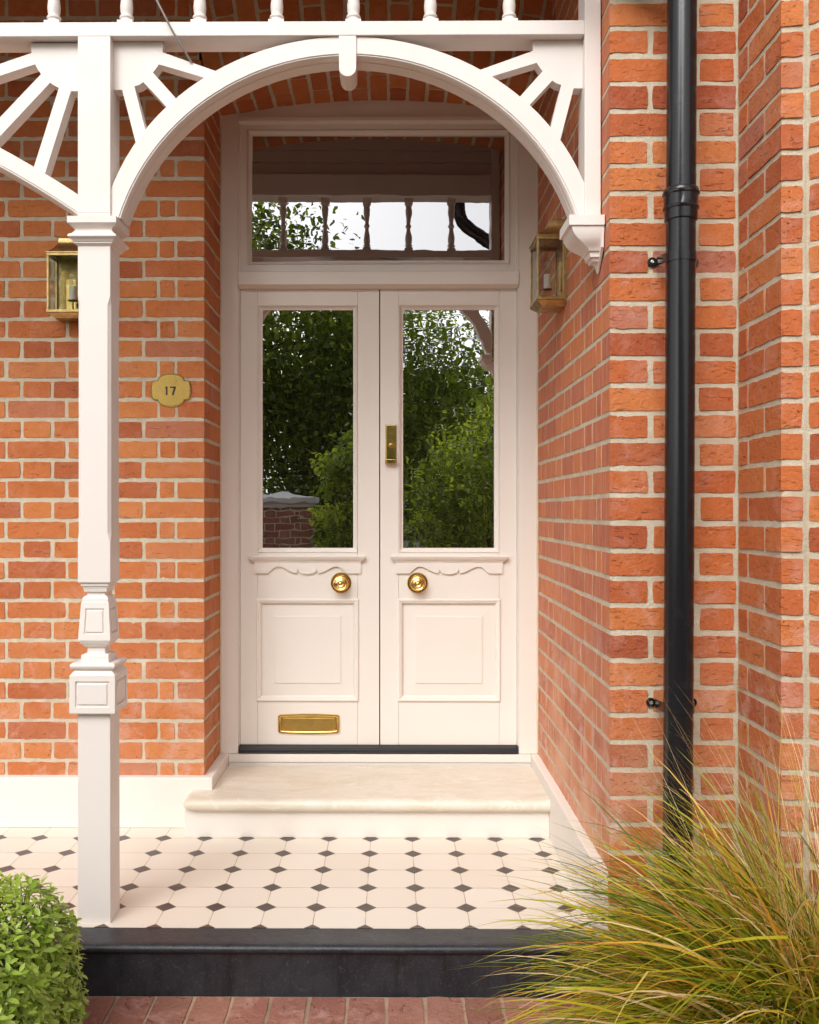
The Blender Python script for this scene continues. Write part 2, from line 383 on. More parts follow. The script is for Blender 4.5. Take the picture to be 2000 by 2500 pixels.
def joints(pattern, L, bj):
    """brick intervals along a wall from its quoin; pattern 'A' header+closer, 'B' stretcher first"""
    out = []; u = 0
    seq = [.107, .0655] if pattern == 'A' else []
    cyc = [.2275, .1145]
    i = 0
    while u < L-.004:
        ln = seq.pop(0) if seq else cyc[i % 2]
        if not seq and (pattern != 'A' or u > .1): i += 0
        if ln in cyc and u >= (.17 if pattern == 'A' else 0): i += 1
        out.append((u, min(u+ln, L))); u += ln
    if out[-1][1]-out[-1][0] < .03 and len(out) > 1:
        a = out.pop(); out[-1] = (out[-1][0], a[1])
    return out
def course_wall(mb, mp, L, z0, z1, a_rows, key, q0=True, q1=False, bj=.0125, hj=.0148, face=0.0, wob=1.0, clip=None, patt=None, shared=None):
    n0 = int(math.floor((z0-ZJ)/CH)); n = n0
    while ZJ+n*CH < z1-.006:
        za = max(ZJ+n*CH+hj/2, z0); zb = min(ZJ+(n+1)*CH-hj/2, z1)
        if zb-za > .012:
            isA = (n % 2 == a_rows)
            iv = patt(n) if patt else joints('A' if isA else 'B', L, bj)
            for i, (a, b) in enumerate(iv):
                lim = clip((za+zb)/2) if clip else L
                if a > lim-.02: continue
                b2 = min(b, lim)
                first = (i == 0 and q0); last = (i == len(iv)-1 and q1 and b2 == b)
                r = random.Random(f'{key}{n}{i}'); dj = r.uniform(-.0018,.0018)
                ua = a+(0 if first else bj/2)+ (0 if i == 0 else dj); ub = b2-(0 if last else bj/2)
                dz = r.uniform(-.001,.001); kk = (key, n, i)
                if shared and first: kk = (shared, n, 'q')
                if shared and last: kk = (shared, n, 'e')
                brick(mb, mp, ua, ub, za+dz, zb+dz, kk, face, (first, last, 0, 0), wob)
        n += 1

# ================================================================ SETTING
YW = 3.557    # porch back wall
YD = 3.883    # door frame plane
YP = 2.612    # pier front
XL, XR = -.70, .595
GZ = -.141

g = MB(); 
g.add([(-150,-150,GZ-.012),(150,-150,GZ-.012),(150,150,GZ-.012),(-150,150,GZ-.012)], [(0,1,2,3)])
tag(g.build('ground', M['soil']), None, None, kind='structure')
f = MB(); f.box(-2.7, .5935, 2.684, YW+.30, -.10, 0.0)
tag(f.build('porch_floor', M['tiles']), None, None, kind='structure')

# path of pavers
pb = MB(); 
mpg = lambda u, v, d: (u, v, GZ+d)
y = 2.582
row = 0
while y > -1.2:
    x = -1.05+(0 if row % 2 == 0 else -.05)
    while x < .62:
        brick(pb, mpg, x+.004, x+.0985, y-.212, y-.005, ('pv', row, round(x, 3)), 0.0, wob=1.1, step=.03)
        x += .1035
    y -= .217; row += 1
po = pb.build('path', M['paver'], smooth=True, fixn=False); tag(po, None, None, kind='structure')
pj = MB(); pj.box(-1.12, .66, -1.3, 2.585, GZ-.06, GZ-.0035)
pjo = pj.build('path_bed', M['sand']); tag(pjo, None, None, kind='structure')

# ================================================================ HOUSE
house = thing('brick_house', 'orange-red brick house front with recessed entrance, brick pier and projecting bay', 'house')
TOPZ = 3.55
# mortar cores
core = MB()
MD = .0026
core.box(-3.2, XL-MD, YW+MD, 4.3, GZ, 3.2)             # left wall
core.box(XR+.0017, .9455, YP+MD, 4.3, GZ, TOPZ)              # pier and return
def bayp(u, d): # 45 degree bay face, u from corner
    c = math.cos(D2R(45)); return (1.004+u*c-d*c, 2.318-u*c-d*c)
pts = [(.9456, 4.3), (.9456, 2.3235), (.9975, 2.3176), bayp(0,-.0026), bayp(.62,-.0026), (1.75, 2.2), (1.75, 4.3)]
core.loops([[(a, b, GZ) for a, b in pts], [(a, b, TOPZ) for a, b in pts]])
# arch soffit and wall over the opening
R_ = 3.2; XC = (XL+XR)/2; ZA = 2.847; HS = (XR-XL)/2
def arcz(x, R): return ZA-R_+math.sqrt(max(0, R*R-(x-XC)**2))
N = 24; xs = [XL-.02+(XR-XL+.06)*i/N for i in range(N+1)]
L = [[(x, YW+MD, arcz(x, R_)+MD), (x, 4.3, arcz(x, R_)+MD), (x, 4.3, 3.5), (x, YW+MD, 3.5)] for x in xs]
core.loops(L)
core.build('mortar', M['mortar'], house)

# left wall, quoin at XL
lw = MB()
def clipL(z):
    zs = arcz(XL, R_)
    return 9 if z < zs else 9
lwmp = lambda u, v, d: (XL-u, YW-d, v)
def clip_wall(mb):
    pass
def pattL(n):
    iv = joints('A' if n % 2 == 0 else 'B', 1.9, 0)
    zc = ZJ+(n+.5)*CH; zs = arcz(XL, R_)
    if zc > zs:
        cut = (zc-zs)*.21
        iv = [(max(a, cut), b) for a, b in iv if b > cut+.03]
    return iv
course_wall(lw, lwmp, 1.9, .187, 3.15, 0, 'L', q0=True, patt=pattL, shared='LQ')
lw.build('front_wall', M['brick'], house, smooth=True, fixn=False)
# left reveal
rv = MB(); rvmp = lambda u, v, d: (XL+d, YW+u, v)
course_wall(rv, rvmp, .326, .187, 2.80, 0, 'LR', q0=True, patt=lambda n: [(0, .10), (.10, .326)] if n % 2 else [(0, .2), (.2, .326)], shared='LQ', bj=.008, wob=.6)
rv.build('left_reveal', M['brick'], house, smooth=True, fixn=False)
# right return wall
rt = MB(); rtmp = lambda u, v, d: (XR-d, YP+u, v)
course_wall(rt, rtmp, YD-YP+.01, -.06, 3.5, 1, 'RR', q0=True, shared='PQ', bj=.013, wob=.55, hj=.0145)
rt.build('return_wall', M['brick_smooth'], house, smooth=True, fixn=False)
# pier front
pf = MB(); pfmp = lambda u, v, d: (XR+u, YP-d, v)
course_wall(pf, pfmp, .948-XR, GZ, 3.5, 1, 'PF', q0=True, patt=lambda n: [(0, .2375), (.2375, .345)] if n % 2 else [(0, .111), (.111, .351)], shared='PQ', bj=.0155)
pf.build('pier', M['brick_rough'], house, smooth=True, fixn=False)
# bay: side, front nib, canted face
XB = .943
bs = MB(); bsmp = lambda u, v, d: (XB-d, 2.612-u, v)
course_wall(bs, bsmp, .292, GZ, 3.5, 1, 'BS', q0=False, q1=True, patt=lambda n: [(.003, .074), (.074, .292)] if n % 2 else [(.003, .187), (.187, .292)], shared='BQ', bj=.011)
bfmp = lambda u, v, d: (XB+u, 2.32-u*.12-d, v)
def nib(n): return [(0, .064)]
n = int((GZ-ZJ)/CH)-1
while ZJ+n*CH < 3.5:
    za, zb = ZJ+n*CH+.0074, ZJ+(n+1)*CH-.0074
    if za > GZ: brick(bs, bfmp, 0, .0505, za, zb, ('BQ', n, 'e'), 0, (1, 0, 0, 0), 1.0)
    n += 1
bcmp = lambda u, v, d: (*bayp(u, d), v)
course_wall(bs, bcmp, .62, GZ, 3.5, 0, 'BC', q0=False, patt=lambda n: [(.0, .175), (.175, .29), (.29, .50), (.50, .62)] if n % 2 else [(.0, .12), (.12, .335), (.335, .45), (.45, .62)])
bs.build('bay_wall', M['brick_rough'], house, smooth=True, fixn=False)
# brick arch: face and soffit
ar = MB()
nb = 17; th0 = math.asin(HS/R_)
for i in range(nb):
    t0 = -th0+2*th0*i/nb; t1 = -th0+2*th0*(i+1)/nb; gp = .0065/R_
    fm = lambda u, v, d: (XC+(R_+v)*math.sin(u/R_), YW-d, ZA-R_+(R_+v)*math.cos(u/R_))
    sm = lambda u, v, d: (XC+(R_-d)*math.sin(u/R_), YW+v, ZA-R_+(R_-d)*math.cos(u/R_))
    u0, u1 = (t0+gp)*R_, (t1-gp)*R_
    segs = [(0.0, .215), (.225, .33)] if i % 2 else [(0.0, .104), (.114, .33)]
    for k_, (a, b) in enumerate(segs): brick(ar, fm, u0, u1, a, b, ('AF', i, k_), 0.0, (0, 0, k_ == 0, 0), .9)
    segs = [(0.0, .215), (.225, .33)] if (i+1) % 2 == 0 else [(0.0, .104), (.114, .33)]
    for k_, (a, b) in enumerate(segs): brick(ar, sm, u0, u1, a, b, ('AF', i, 0) if k_ == 0 else ('AS', i), 0.0, (0, 0, k_ == 0, 0), .9)
ar.build('brick_arch', M['brick'], house, smooth=True, fixn=False)
# plinths (painted skirtings)
pl = MB()
pl.box(-3.2, XL+.036, YW-.032, YW+.20, .0, .187)
pl.build('plinth', M['masonry'], house, bevel=.004)
pl = MB()
pl.loops([[(XL-.02, YW+.2, .10), (XL+.036, YW+.2, .10), (XL+.036, YW+.2, .187), (XL-.02, YW+.2, .187)], [(XL-.02, YD+.004, .10), (XL+.036, YD+.004, .10), (XL+.036, YD+.004, .187), (XL-.02, YD+.004, .187)]])
pl.build('skirting', M['masonry'], house, bevel=.003)
pl = MB(); pl.box(XR-.030, XR+.02, YP+.02, YD+.004, .0, .186)
pl.build('skirting', M['masonry'], house, bevel=.003)

# ================================================================ DOOR
door = thing('double_door', 'cream panelled double entrance door with glazed upper halves under a wide fanlight', 'door')
YL = 3.912    # leaf face
fr = MB()
def xs_(px): return X(px, YD)
zt = Z(286, YD); zb = .187
fr.box(XL-.01, xs_(581), YD, YD+.12, zb, 2.90)          # left jamb
fr.box(xs_(1267), XR+.004, YD, YD+.12, zb, 2.90)
fr.box(xs_(581)+.0002, xs_(1267)-.0002, YD+.004, YD+.12, zt, 2.90)   # head board up to the arch
fr.build('door_frame', M['cream'], door, bevel=.0015)
tb = MB()
x0, x1 = xs_(582), xs_(1266)
za, zb_ = Z(700, YD), Z(662, YD)
L = [[(x, YD+.05, za), (x, YD+.012, za), (x, YD-.010, za+.010), (x, YD-.010, zb_-.002), (x, YD-.008, zb_), (x, YD+.05, zb_)] for x in (x0, x1)]
tb.loops(L); 
# head bead
za, zb_ = Z(299, YD), Z(286, YD)
tb.loops([[(x, YD+.03, za), (x, YD+.004, za), (x, YD-.008, za+.006), (x, YD-.008, zb_), (x, YD+.03, zb_)] for x in (x0, x1)])
for a, b in ((xs_(581.5), xs_(587)), (xs_(1261.5), xs_(1266.5))): tb.box(a, b, YD+.003, YD+.06, Z(660, YD), Z(299.5, YD))
tb.build('transom_bar', M['cream'], door, bevel=.0008)
for k_, (a_, b_) in enumerate(((xs_(581.3), X(585.9, YL)), (X(1262.2, YL), xs_(1266.7)))):
    jb = MB(); jb.box(a_, b_, YD+.009, YL+.04, .2175, Z(701, YD)); jb.build('door_stop', M['cream'], door, bevel=.0008)
blk_sheet = MB(); blk_sheet.box(X(585, YL), X(1263, YL), YL+.0455, YL+.055, .20, Z(690, YL)); blk_sheet.build('light_block_sheet', M['block_sheet_dark'], door)  # added dark sheet behind both leaves, stops light leaking through the door gaps
# sealant bead between jamb and brick
cz = MB(); 
for xx in (XL+.003, XR-.003):
    cz.tube([(xx+random.uniform(-.0008,.0008), YD-.001, .19+.05*i) for i in range(52)], [.0042+random.uniform(-.0006,.0008) for _ in range(52)], 8)
cz.build('sealant_bead', paint_mat('sealant', (.70, .58, .42), .6, .35, orange=.001), door, smooth=True)

# fanlight
fa = MB()
YF = YD+.014
def xf(p): return X(p, YF)
def zf(p): return Z(p, YF)
fa.ring(xf(587.5), xf(1261.5), zf(660.5), zf(299), [(0, YF+.03), (0, YF), (.0265, YF), (.0268, YF+.006), (.0285, YF+.006), (.0290, YF+.001), (.0310, YF+.0005), (.043, YF+.016), (.0465, YF+.0165), (.0465, YF+.028)])
fan = fa.build('fanlight', M['cream'], door)
ga = MB(); cxx, czz = xf(925), zf(482); hw, hh = (xf(1236)-xf(614))/2, (zf(328)-zf(637))/2
ga.box(-hw, hw, -.003, .003, -hh, hh)
go = ga.build('pane', M['pane_fan'], fan); go.location = (cxx, YF+.0235, czz); go.rotation_euler = (D2R(-.31), 0, D2R(.55))

def door_leaf(px0, px1, sa, sb, gl0, gl1, zl, right):
    lf = MB(); xx = lambda p: X(p, YL); zz = lambda p: Z(p, YL)
    g_ = .0006; T = .045
    z_top, z_bot = zz(703), zz(1820)
    gt, gb = zz(743), zz(1348)           # glazing opening
    pt, pb_ = zz(1463), zz(1709)
    lf.box(xx(px0), xx(sa)-g_, YL, YL+T, z_bot, z_top)
    lf.box(xx(sb)+g_, xx(px1), YL, YL+T, z_bot, z_top)
    lf.box(xx(sa), xx(sb), YL+.0003, YL+T, gt, z_top)
    lf.box(xx(sa), xx(sb), YL+.0003, YL+T, pt, gb)
    lf.box(xx(sa), xx(sb), YL+.0003, YL+T, z_bot, pb_)
    o = lf.build('door_leaf', M['cream'], door, bevel=.0012)
    b = MB()
    b.ring(xx(sa), xx(sb), gb, gt, [(0, YL+.01), (0, YL-.0025), (.002, YL-.0035), (.004, YL-.002), (.005, YL+.002), (.014, YL+.012), (.018, YL+.0125), (.018, YL+.03)])
    b.build('glazing_bead', M['cream'], o, bevel=.0004)
    p = MB(); ins = .0
    p.ring(xx(sa-3), xx(sb+3), pb_-.004, pt+.004, [(0, YL), (.0005, YL-.006), (.004, YL-.0085), (.009, YL-.008), (.012, YL-.004), (.0145, YL-.0045), (.0175, YL-.002), (.022, YL+.009), (.024, YL+.010)])
    p.build('panel_moulding', M['cream'], o, bevel=.0004)
    q = MB()
    i2 = .0695
    q.ring(xx(sa), xx(sb), pb_, pt, [(.016, YL+.0115), (.030, YL+.0108), (i2-.0010, YL+.0088), (i2-.0004, YL+.0052), (i2+.0012, YL+.0050)], cap=True)
    q.build('panel', M['cream'], o, bevel=.0003)
    # ledge with scalloped apron
    c = MB(); cx0, cx1 = xx(zl[0]), xx(zl[1]); a0, a1 = xx(zl[2]), xx(zl[3])
    zt_ = zz(1356.5); zb2 = zz(1371.5)
    pr = [(.0, .030, zt_), (0, .030, zt_-.004), (.003, .027, zt_-.0055), (.004, .026, zt_-.009), (.010, .020, zt_-.016), (.0155, .014, zt_-.020), (.017, .0125, zt_-.024), (.020, .010, zb2)]
    c.loops([[(cx0+i, YL, z), (cx0+i, YL-d, z), (cx1-i, YL-d, z), (cx1-i, YL, z)] for i, d, z in pr])
    top, bot = zb2, zz(1398.8); W = a1-a0; ft = .036/ .274*W
    low = []
    def S(t): # t 0..1 across half from the foot to centre: height above bottom (0..1)
        if t < .42: return math.sin(t/.42*math.pi/2)**.8
        if t < .80: return .5+.5*math.cos((t-.42)/.38*math.pi)
        return 0
    half = []
    nS = 14
    for i in range(nS+1):
        t = i/nS; x = ft+(W/2*.79-ft)*t
        h = math.sin(min(1, t/.36)*math.pi/2) if t < .36 else .5+.5*math.cos((t-.36)/.64*math.pi)*.95+.02
        half.append((x, h))
    half += [(W/2*.80, .06), (W/2*.812, .30), (W/2*.822, .62), (W/2*.835, .34), (W/2*.86, .12), (W/2*.90, -.02), (W/2*.95, -.09), (W/2, -.11)]
    pts = [(0, 0), (ft, 0)]+half; pts = pts+[(W-x, h) for x, h in reversed(pts[:-1])]
    H = zz(1382)-bot
    poly = [(a0+x, bot+h*H) for x, h in pts]
    # strips from the curve up to the ledge
    c2 = MB(); n_ = len(poly)
    Lp = [[(x, YL-.0095, z) for x, z in poly], [(x, YL-.0095, top) for x, z in poly]]
    vs = Lp[0]+Lp[1]+[(x, YL, z) for x, z in poly]
    fs = [(i, i+1, n_+i+1, n_+i) for i in range(n_-1)]+[(i+1, i, 2*n_+i, 2*n_+i+1) for i in range(n_-1)]
    c2.add(vs, fs); c2.add([(a0, YL-.0095, bot), (a0, YL, bot), (a0, YL, top), (a0, YL-.0095, top)], [(0,1,2,3)]); c2.add([(a1, YL-.0095, bot), (a1, YL, bot), (a1, YL, top), (a1, YL-.0095, top)], [(3,2,1,0)])
    c.v_off = 0
    c.add(c2.v, c2.f)
    c.build('ledge', M['cream'], o, bevel=.0003)
    gm = MB(); gw, gh = (xx(gl1)-xx(gl0))/2+.002, (zz(754)-zz(1339))/2+.002
    gm.box(-gw, gw, -.003, .003, -gh, gh)
    gg = gm.build('pane', M['pane_wavy'] if right else M['pane'], o)
    gg.location = ((xx(gl0)+xx(gl1))/2, YL+.0245, (zz(754)+zz(1339))/2); gg.rotation_euler = (D2R(.25 if right else .18), 0, D2R(.5 if right else .3))
    # knob
    kx = 1019.6 if right else 832.9
    kb = MB(); kr = .0425
    kb.lathe((xx(kx), YL, zz(1421.8)), (0, -1, 0), [(0, kr), (.005, kr), (.007, kr*.96), (.0075, kr*.88), (.006, kr*.84), (.008, kr*.80), (.0105, kr*.74), (.009, kr*.68), (.0085, kr*.60), (.010, kr*.40), (.030, kr*.30), (.034, kr*.42), (.040, kr*.66), (.048, kr*.72), (.053, kr*.66), (.0545, kr*.58), (.053, kr*.50), (.0545, kr*.42), (.0565, kr*.30), (.055, kr*.2), (.0575, kr*.13), (.058, .0005)], 48)
    kb.build('knob', M['brass_bright'], o, smooth=True)
    return o
left = door_leaf(586.5, 926, 628.7, 873, 640, 862, (607, 892.3, 621, 881), False)
right = door_leaf(928.5, 1261.5, 973.7, 1218.5, 983.8, 1207, (954, 1239.8, 966, 1226.8), True)
# letter plate
lb = MB(); xx = lambda p: X(p, YL); zz = lambda p: Z(p, YL)
a0, a1, b0, b1 = xx(678.5), xx(829.5), zz(1791), zz(1741.5)
def bowed(i, y, bow):
    pts = []; nn = 14; xa, xb, za, zb = a0+i, a1-i, b0+i, b1-i; r = max(.002, .009-i*.4)
    for t in range(nn+1):
        u = t/nn; pts.append((xa+r+(xb-xa-2*r)*u, y, za-bow*4*u*(1-u)+bow))
    pts.append((xb, y, za+r)); pts.append((xb, y, zb-r))
    for t in range(nn+1):
        u = 1-t/nn; pts.append((xa+r+(xb-xa-2*r)*u, y, zb+bow*4*u*(1-u)-bow))
    pts.append((xa, y, zb-r)); pts.append((xa, y, za+r)); return pts
lb.loops([bowed(0, YL, .004), bowed(0, YL-.004, .004), bowed(.0012, YL-.0075, .004), bowed(.004, YL-.010, .004), (bowed(.008, YL-.010, .003)), bowed(.012, YL-.0075, .002), bowed(.0145, YL-.005, .001), bowed(.0150, YL-.0015, 0)])
lo = lb.build('letter_plate', M['brass_bright'], left, smooth=True)
fl = MB(); fl.box(a0+.0215, a1-.0215, YL-.005, YL-.001, b0+.0165, b1-.0165); fl.build('flap', M['brass_plate'], lo, bevel=.0012)
# latch pull with embossed maker's word
lp = MB(); l0, l1, lz0, lz1 = xx(941), xx(968.5), zz(1130), zz(1036)
lp.loops([[(x0_, YL-y_, z_) for x0_, z_ in ((l0+i, lz0+i), (l1-i, lz0+i), (l1-i, lz1-i), (l0+i, lz1-i))] for i, y_ in ((0, 0), (0, .006), (.0015, .009), (.004, .010))])
lp.loops([[(x_, YL-y_, z_) for x_, y_ in ((l0-.0005, .0), (l1+.0005, .0), (l1+.0005, .026), (l1-.004, .030), (l0+.004, .030), (l0-.0005, .026))] for z_ in (lz0-.002, lz0+.006, lz0+.014)])
lp.lathe(((l0+l1)/2, YL-.009, zz(1088)), (0, -1, 0), [(0, .0115), (.004, .0115), (.005, .0095), (.003, .008), (.005, .0068), (.0075, .006), (.0078, .0005)], 28)
lpo = lp.build('latch_pull', M['brass_bright'], right, bevel=.0012)
kh = MB(); kh.box((l0+l1)/2-.0009, (l0+l1)/2+.0009, YL-.0175, YL-.0165, zz(1088)-.004, zz(1088)+.004); kh.build('keyhole', M['engraved'], lpo)
def text_mesh(s, size, name, m, parent, loc, ext=.0006, rot=(math.pi/2, 0, 0)):
    cu = bpy.data.curves.new(name, 'FONT'); cu.body = s; cu.size = size; cu.align_x = 'CENTER'; cu.align_y = 'CENTER'; cu.extrude = ext
    o = bpy.data.objects.new(name, cu); col.objects.link(o); bpy.context.view_layer.update()
    me = bpy.data.meshes.new_from_object(o.evaluated_get(bpy.context.evaluated_depsgraph_get())); bpy.data.objects.remove(o)
    me.materials.clear(); me.materials.append(m); t = bpy.data.objects.new(name, me); col.objects.link(t); t.location = loc; t.rotation_euler = rot; t.parent = parent; return t
text_mesh('BANHAM', .0062, 'lettering', mat('raised_letters', (.95, .78, .42), .2, 1.0), lpo, ((l0+l1)/2, YL-.0105, zz(1058)))
# threshold strip and sill
th = MB(); ta, tb_ = X(583.5, YD), X(1264, YD)
th.loops([[(x, YD+.04, .188), (x, YD-.006, .188), (x, YD-.008, .193), (x, YD+.004, .201), (x, YD+.006, .209), (x, YD+.026, .217), (x, YD+.04, .217)] for x in (ta, tb_)])
th.build('threshold', M['black_rubber'], door, bevel=.0008)
si = MB(); si.loops([[(x, YD+.06, .13), (x, YD-.002, .13), (x, YD-.002, .150), (x, YD-.006, .153), (x, YD-.006, .1855), (x, YD+.06, .1862)] for x in (XL+.0365, XR-.0305)])
si.build('sill', M['masonry'], door, bevel=.0015)

# ================================================================ DOORSTEP
ds = thing('marble_doorstep', 'worn cream marble doorstep with rounded nosing over a painted riser', 'doorstep')
st = MB(); yb, yf_ = YD-.002, 3.40; zt_, zb_ = .142, .096
def slab(i, z):   # plan outline with rounded front-left corner
    xl, xr, y0 = -.750+i, XR-.0305, yf_+i; r = .028
    pts = [(xr, YW+.30), (xr, y0)]
    for q in range(6):
        a = q/5*math.pi/2; pts.append((xl+r-r*math.sin(a), y0+r-r*math.cos(a)))
    pts += [(xl, YW-.033), (XL+.0365, YW-.033), (XL+.0365, YW+.30)]
    return [(x, y, z) for x, y in pts]
hN = (zt_-zb_)/2
st.loops([slab(hN*(1-math.cos(a))*1.0, zb_+hN*(1+math.sin(a)))for a in [(-90+15*q)*math.pi/180 for q in range(13)]])
st.build('tread', M['marble'], ds, smooth=True)
rs = MB(); rs.box(-.748, XR-.0305, 3.43, YW-.034, .0, zb_+.002); rs.box(XL+.0365, XR-.0305, YW-.034, YD-.01, 0, zb_+.002)
rs.build('riser', M['masonry'], ds, bevel=.002)

# ================================================================ BLACK STEP
bstep = thing('black_step', 'long black stone step with rounded nosing along the tiled porch edge', 'step')
sb_ = MB(); ys = 2.573
prof = [(2.6825, -.0012), (2.60, -.0015), (2.588, -.002), (2.580, -.004), (2.5745, -.009), (2.573, -.0145), (2.5745, -.020), (2.579, -.0245), (2.585, -.026), (2.586, -.032), (2.587, -.06), (2.588, GZ-.01), (2.6825, GZ-.01)]
nn = 40
sb_.loops([[(-3.1+(XR+3.1)*i/nn, a, b+noise.noise((i*.37, a*9, b*9))*.0006) for a, b in prof] for i in range(nn+1)])
sb_.build('stone', M['slate'], bstep, smooth='auto')

# ================================================================ PORCH SCREEN
por = thing('timber_porch', 'white painted timber porch screen with square post, fretwork brackets and baluster rail', 'porch')
PXC, PYC = -.8475, 2.7555; SF = 857.5
def hw_(hp): return hp*PYC/(F+hp)
def pz(py, h): return CAMZ-(py-CY)*(PYC-h)/F
prof = []
def add(py, hp, c=.0012): h = hw_(hp); prof.append((pz(py, h), h, c))
zlist = [(2262, 40.4), (1744, 39.6), (1743.6, 55.0), (1741.5, 55.8), (1741.2, 48), (1650.3, 48), (1650, 55.8), (1637, 46), (1635.5, 46), (1635, 50), (1632, 54), (1627, 55.8), (1622, 54.5), (1618.5, 50), (1617.5, 34.5), (1602, 34.0), (1598.5, 32.5), (1596.5, 29), (1594.5, 22), (1580, 21.6), (1578, 28.5), (1573.5, 32.5), (1570, 36), (1567.5, 36.5), (1566.8, 38), (1563.5, 39.7), (1562, 39.6), (1561.8, 33), (1472, 27), (1471.5, 33.7), (1470, 32.4), (1461, 31.6), (1456, 28.5), (1453.5, 25), (1452, 22), (1445.5, 21.8), (1444, 28.3), (1441, 28.8), (1437, 29.6), (1432, 31.6), (1429.5, 34.6), (1423, 34.6), (1422.3, 39), (1420, 40)]
for py, hp in zlist: add(py, hp)
h0 = hw_(40)
prof += [(pz(1322, h0), h0, .0012), (pz(1300, h0), h0, .0085), (pz(742, h0), h0, .0085), (pz(721, h0), h0, .0012)]
po_ = MB(); po_.square_turn(PXC, PYC, prof+[(2.021, h0, .0012)])
post = po_.build('post', M['white'], por, bevel=0)
# sunk panels on the block and the tapered neck
def four(z0, h0_, z1, h1_, prof_):
    for k_ in range(4):
        pn = MB(); a = k_*math.pi/2; c_, s_ = math.cos(a), math.sin(a)
        def W(x, y, z): return (PXC+x*c_-y*s_, PYC+x*s_+y*c_, z)
        q = [W(-h0_, -h0_, z0), W(h0_, -h0_, z0), W(h1_, -h1_, z1), W(-h1_, -h1_, z1)]
        pn.facepanel(q, Vector((s_, -c_, 0)), prof_); pn.build('sunk_panel', M['white'], post)
hB = hw_(55.8); four(pz(1741.3, hB), hB, pz(1650.1, hB), hB, [(0, 0), (.0160, 0), (.0180, -.0050), (.0200, -.0050), (.0245, -.0004), (.0255, 0)])
ha, hb_ = hw_(39.6), hw_(33.75); four(pz(1561.9, ha), ha, pz(1471.8, hb_), hb_, [(0, 0), (.0155, 0), (.0170, -.0045), (.0188, -.0045), (.0222, -.0004), (.0232, 0)])
# capital
cp = MB(); prof = []
for py, hp in [(598, 40.5), (591.5, 46), (590.5, 47.3), (587.5, 47.3), (586, 49.5), (580, 53), (575.5, 58), (573, 60), (570, 60), (567.5, 57), (566, 52), (564.5, 50), (561.5, 47.5), (560.5, 45.7), (557, 45.5), (552, 48.5), (547.5, 53), (543.5, 57.5), (541, 59), (540.4, 59), (540, 60.5), (524, 60.5)]: 
    h = hw_(hp); prof.append((pz(py, h), h, .0008))
cp.square_turn(PXC, PYC, prof); cp.build('capital', M['white'], por)
up = MB(); up.box(PXC-h0, PXC+h0, PYC-h0, PYC+h0, 2.0215, 2.524)
up.build('upper_post', M['white'], por, bevel=.0015)
# half post against the pier, corbel under it
XW = XR-.003
hp_ = MB(); hp_.box(.5465, XW, 2.709, 2.802, 1.997, 3.15); hp_.build('half_post', M['white'], por, bevel=.0015)
cb_ = MB(); YC_ = 2.735
def corb(z, p, d_, c=.0006): return [(XW, YC_-d_, z), (XW-p, YC_-d_, z), (XW-p, YC_+d_, z), (XW, YC_+d_, z)]
cprof = [(1.866, .006, .008), (1.880, .014, .018), (1.8805, .024, .026), (1.890, .026, .030), (1.8905, .032, .036), (1.905, .034, .038), (1.906, .038, .044), (1.910, .0392, .046), (1.915, .043, .049), (1.920, .050, .053), (1.928, .062, .060), (1.937, .074, .065), (1.948, .083, .068), (1.958, .088, .070), (1.969, .0905, .0705), (1.9695, .0985, .0755), (1.9975, .0985, .0755)]
cb_.loops([corb(*q) for q in cprof]); cb_.loops([[(XW-.0005, YC_-.070, 1.9695), (XW-.008, YC_-.070, 1.9695), (XW-.008, YC_+.07, 1.9695), (XW-.0005, YC_+.07, 1.9695)], [(XW-.0005, YC_-.066, 1.91), (XW-.008, YC_-.066, 1.91), (XW-.008, YC_+.066, 1.91), (XW-.0005, YC_+.066, 1.91)], [(XW-.0005, YC_-.004, 1.852), (XW-.005, YC_-.004, 1.852), (XW-.005, YC_+.004, 1.852), (XW-.0005, YC_+.004, 1.852)]])
cb_.build('corbel', M['white'], por, smooth='auto')
# rail
ra = MB(); ra.box(-3.1, .5463, 2.7093, 2.807, 2.524, 2.5645); rail = ra.build('rail', M['white'], por, bevel=.002)
# arch board
YA = 2.717; ACX = (850-CX)/SF
def arcpts(ax, bx, top, yend, n=48):
    """ellipse points from one springing to the other in photograph units at the arch plane"""
    cmin = (bx-(yend-top))/bx; T = math.acos(cmin); return [(ax*math.sin(-T+2*T*i/n), (CY-(top+bx-bx*math.cos(-T+2*T*i/n)))/SF) for i in range(n+1)]
outer = arcpts(612, 544, 88, 529); inner = arcpts(585, 560, 132, 529)
def archboard(out_, inn_, xc, clampx=None):
    mb = MB(); n = len(out_); L = []
    for i in range(n):
        xo, zo = xc+out_[i][0]/SF, CAMZ+out_[i][1]; xi, zi = xc+inn_[i][0]/SF, CAMZ+inn_[i][1]
        zo = min(zo, 2.5235)
        dx, dz = xi-xo, zi-zo; ln = math.hypot(dx, dz)
        a = inn_[max(0, i-1)]; b = inn_[min(n-1, i+1)]; tx, tz = (b[0]-a[0])/SF, b[1]-a[1]; tl = math.hypot(tx, tz); nx, nz = tz/tl, -tx/tl
        if nz > 0: nx, nz = -nx, -nz          # towards the opening
        def I(off, y): return (xi+nx*off, y, zi+nz*off)
        L.append([(xo, YA, zo), I(-.0035, YA), I(-.0025, YA+.0035), I(-.0005, YA+.0035), I(.001, YA+.003), I(.0045, YA+.008), I(.0062, YA+.016), I(.0060, YA+.024), I(.0045, YA+.031), I(.0038, YA+.034), I(.0060, YA+.036), I(.0065, YA+.040), I(.0065, YA+.083), (xo, YA+.083, zo)])
    mb.loops(L); return mb
ab = archboard(outer, inner, ACX).build('arch_board', M['white'], por, smooth='auto')
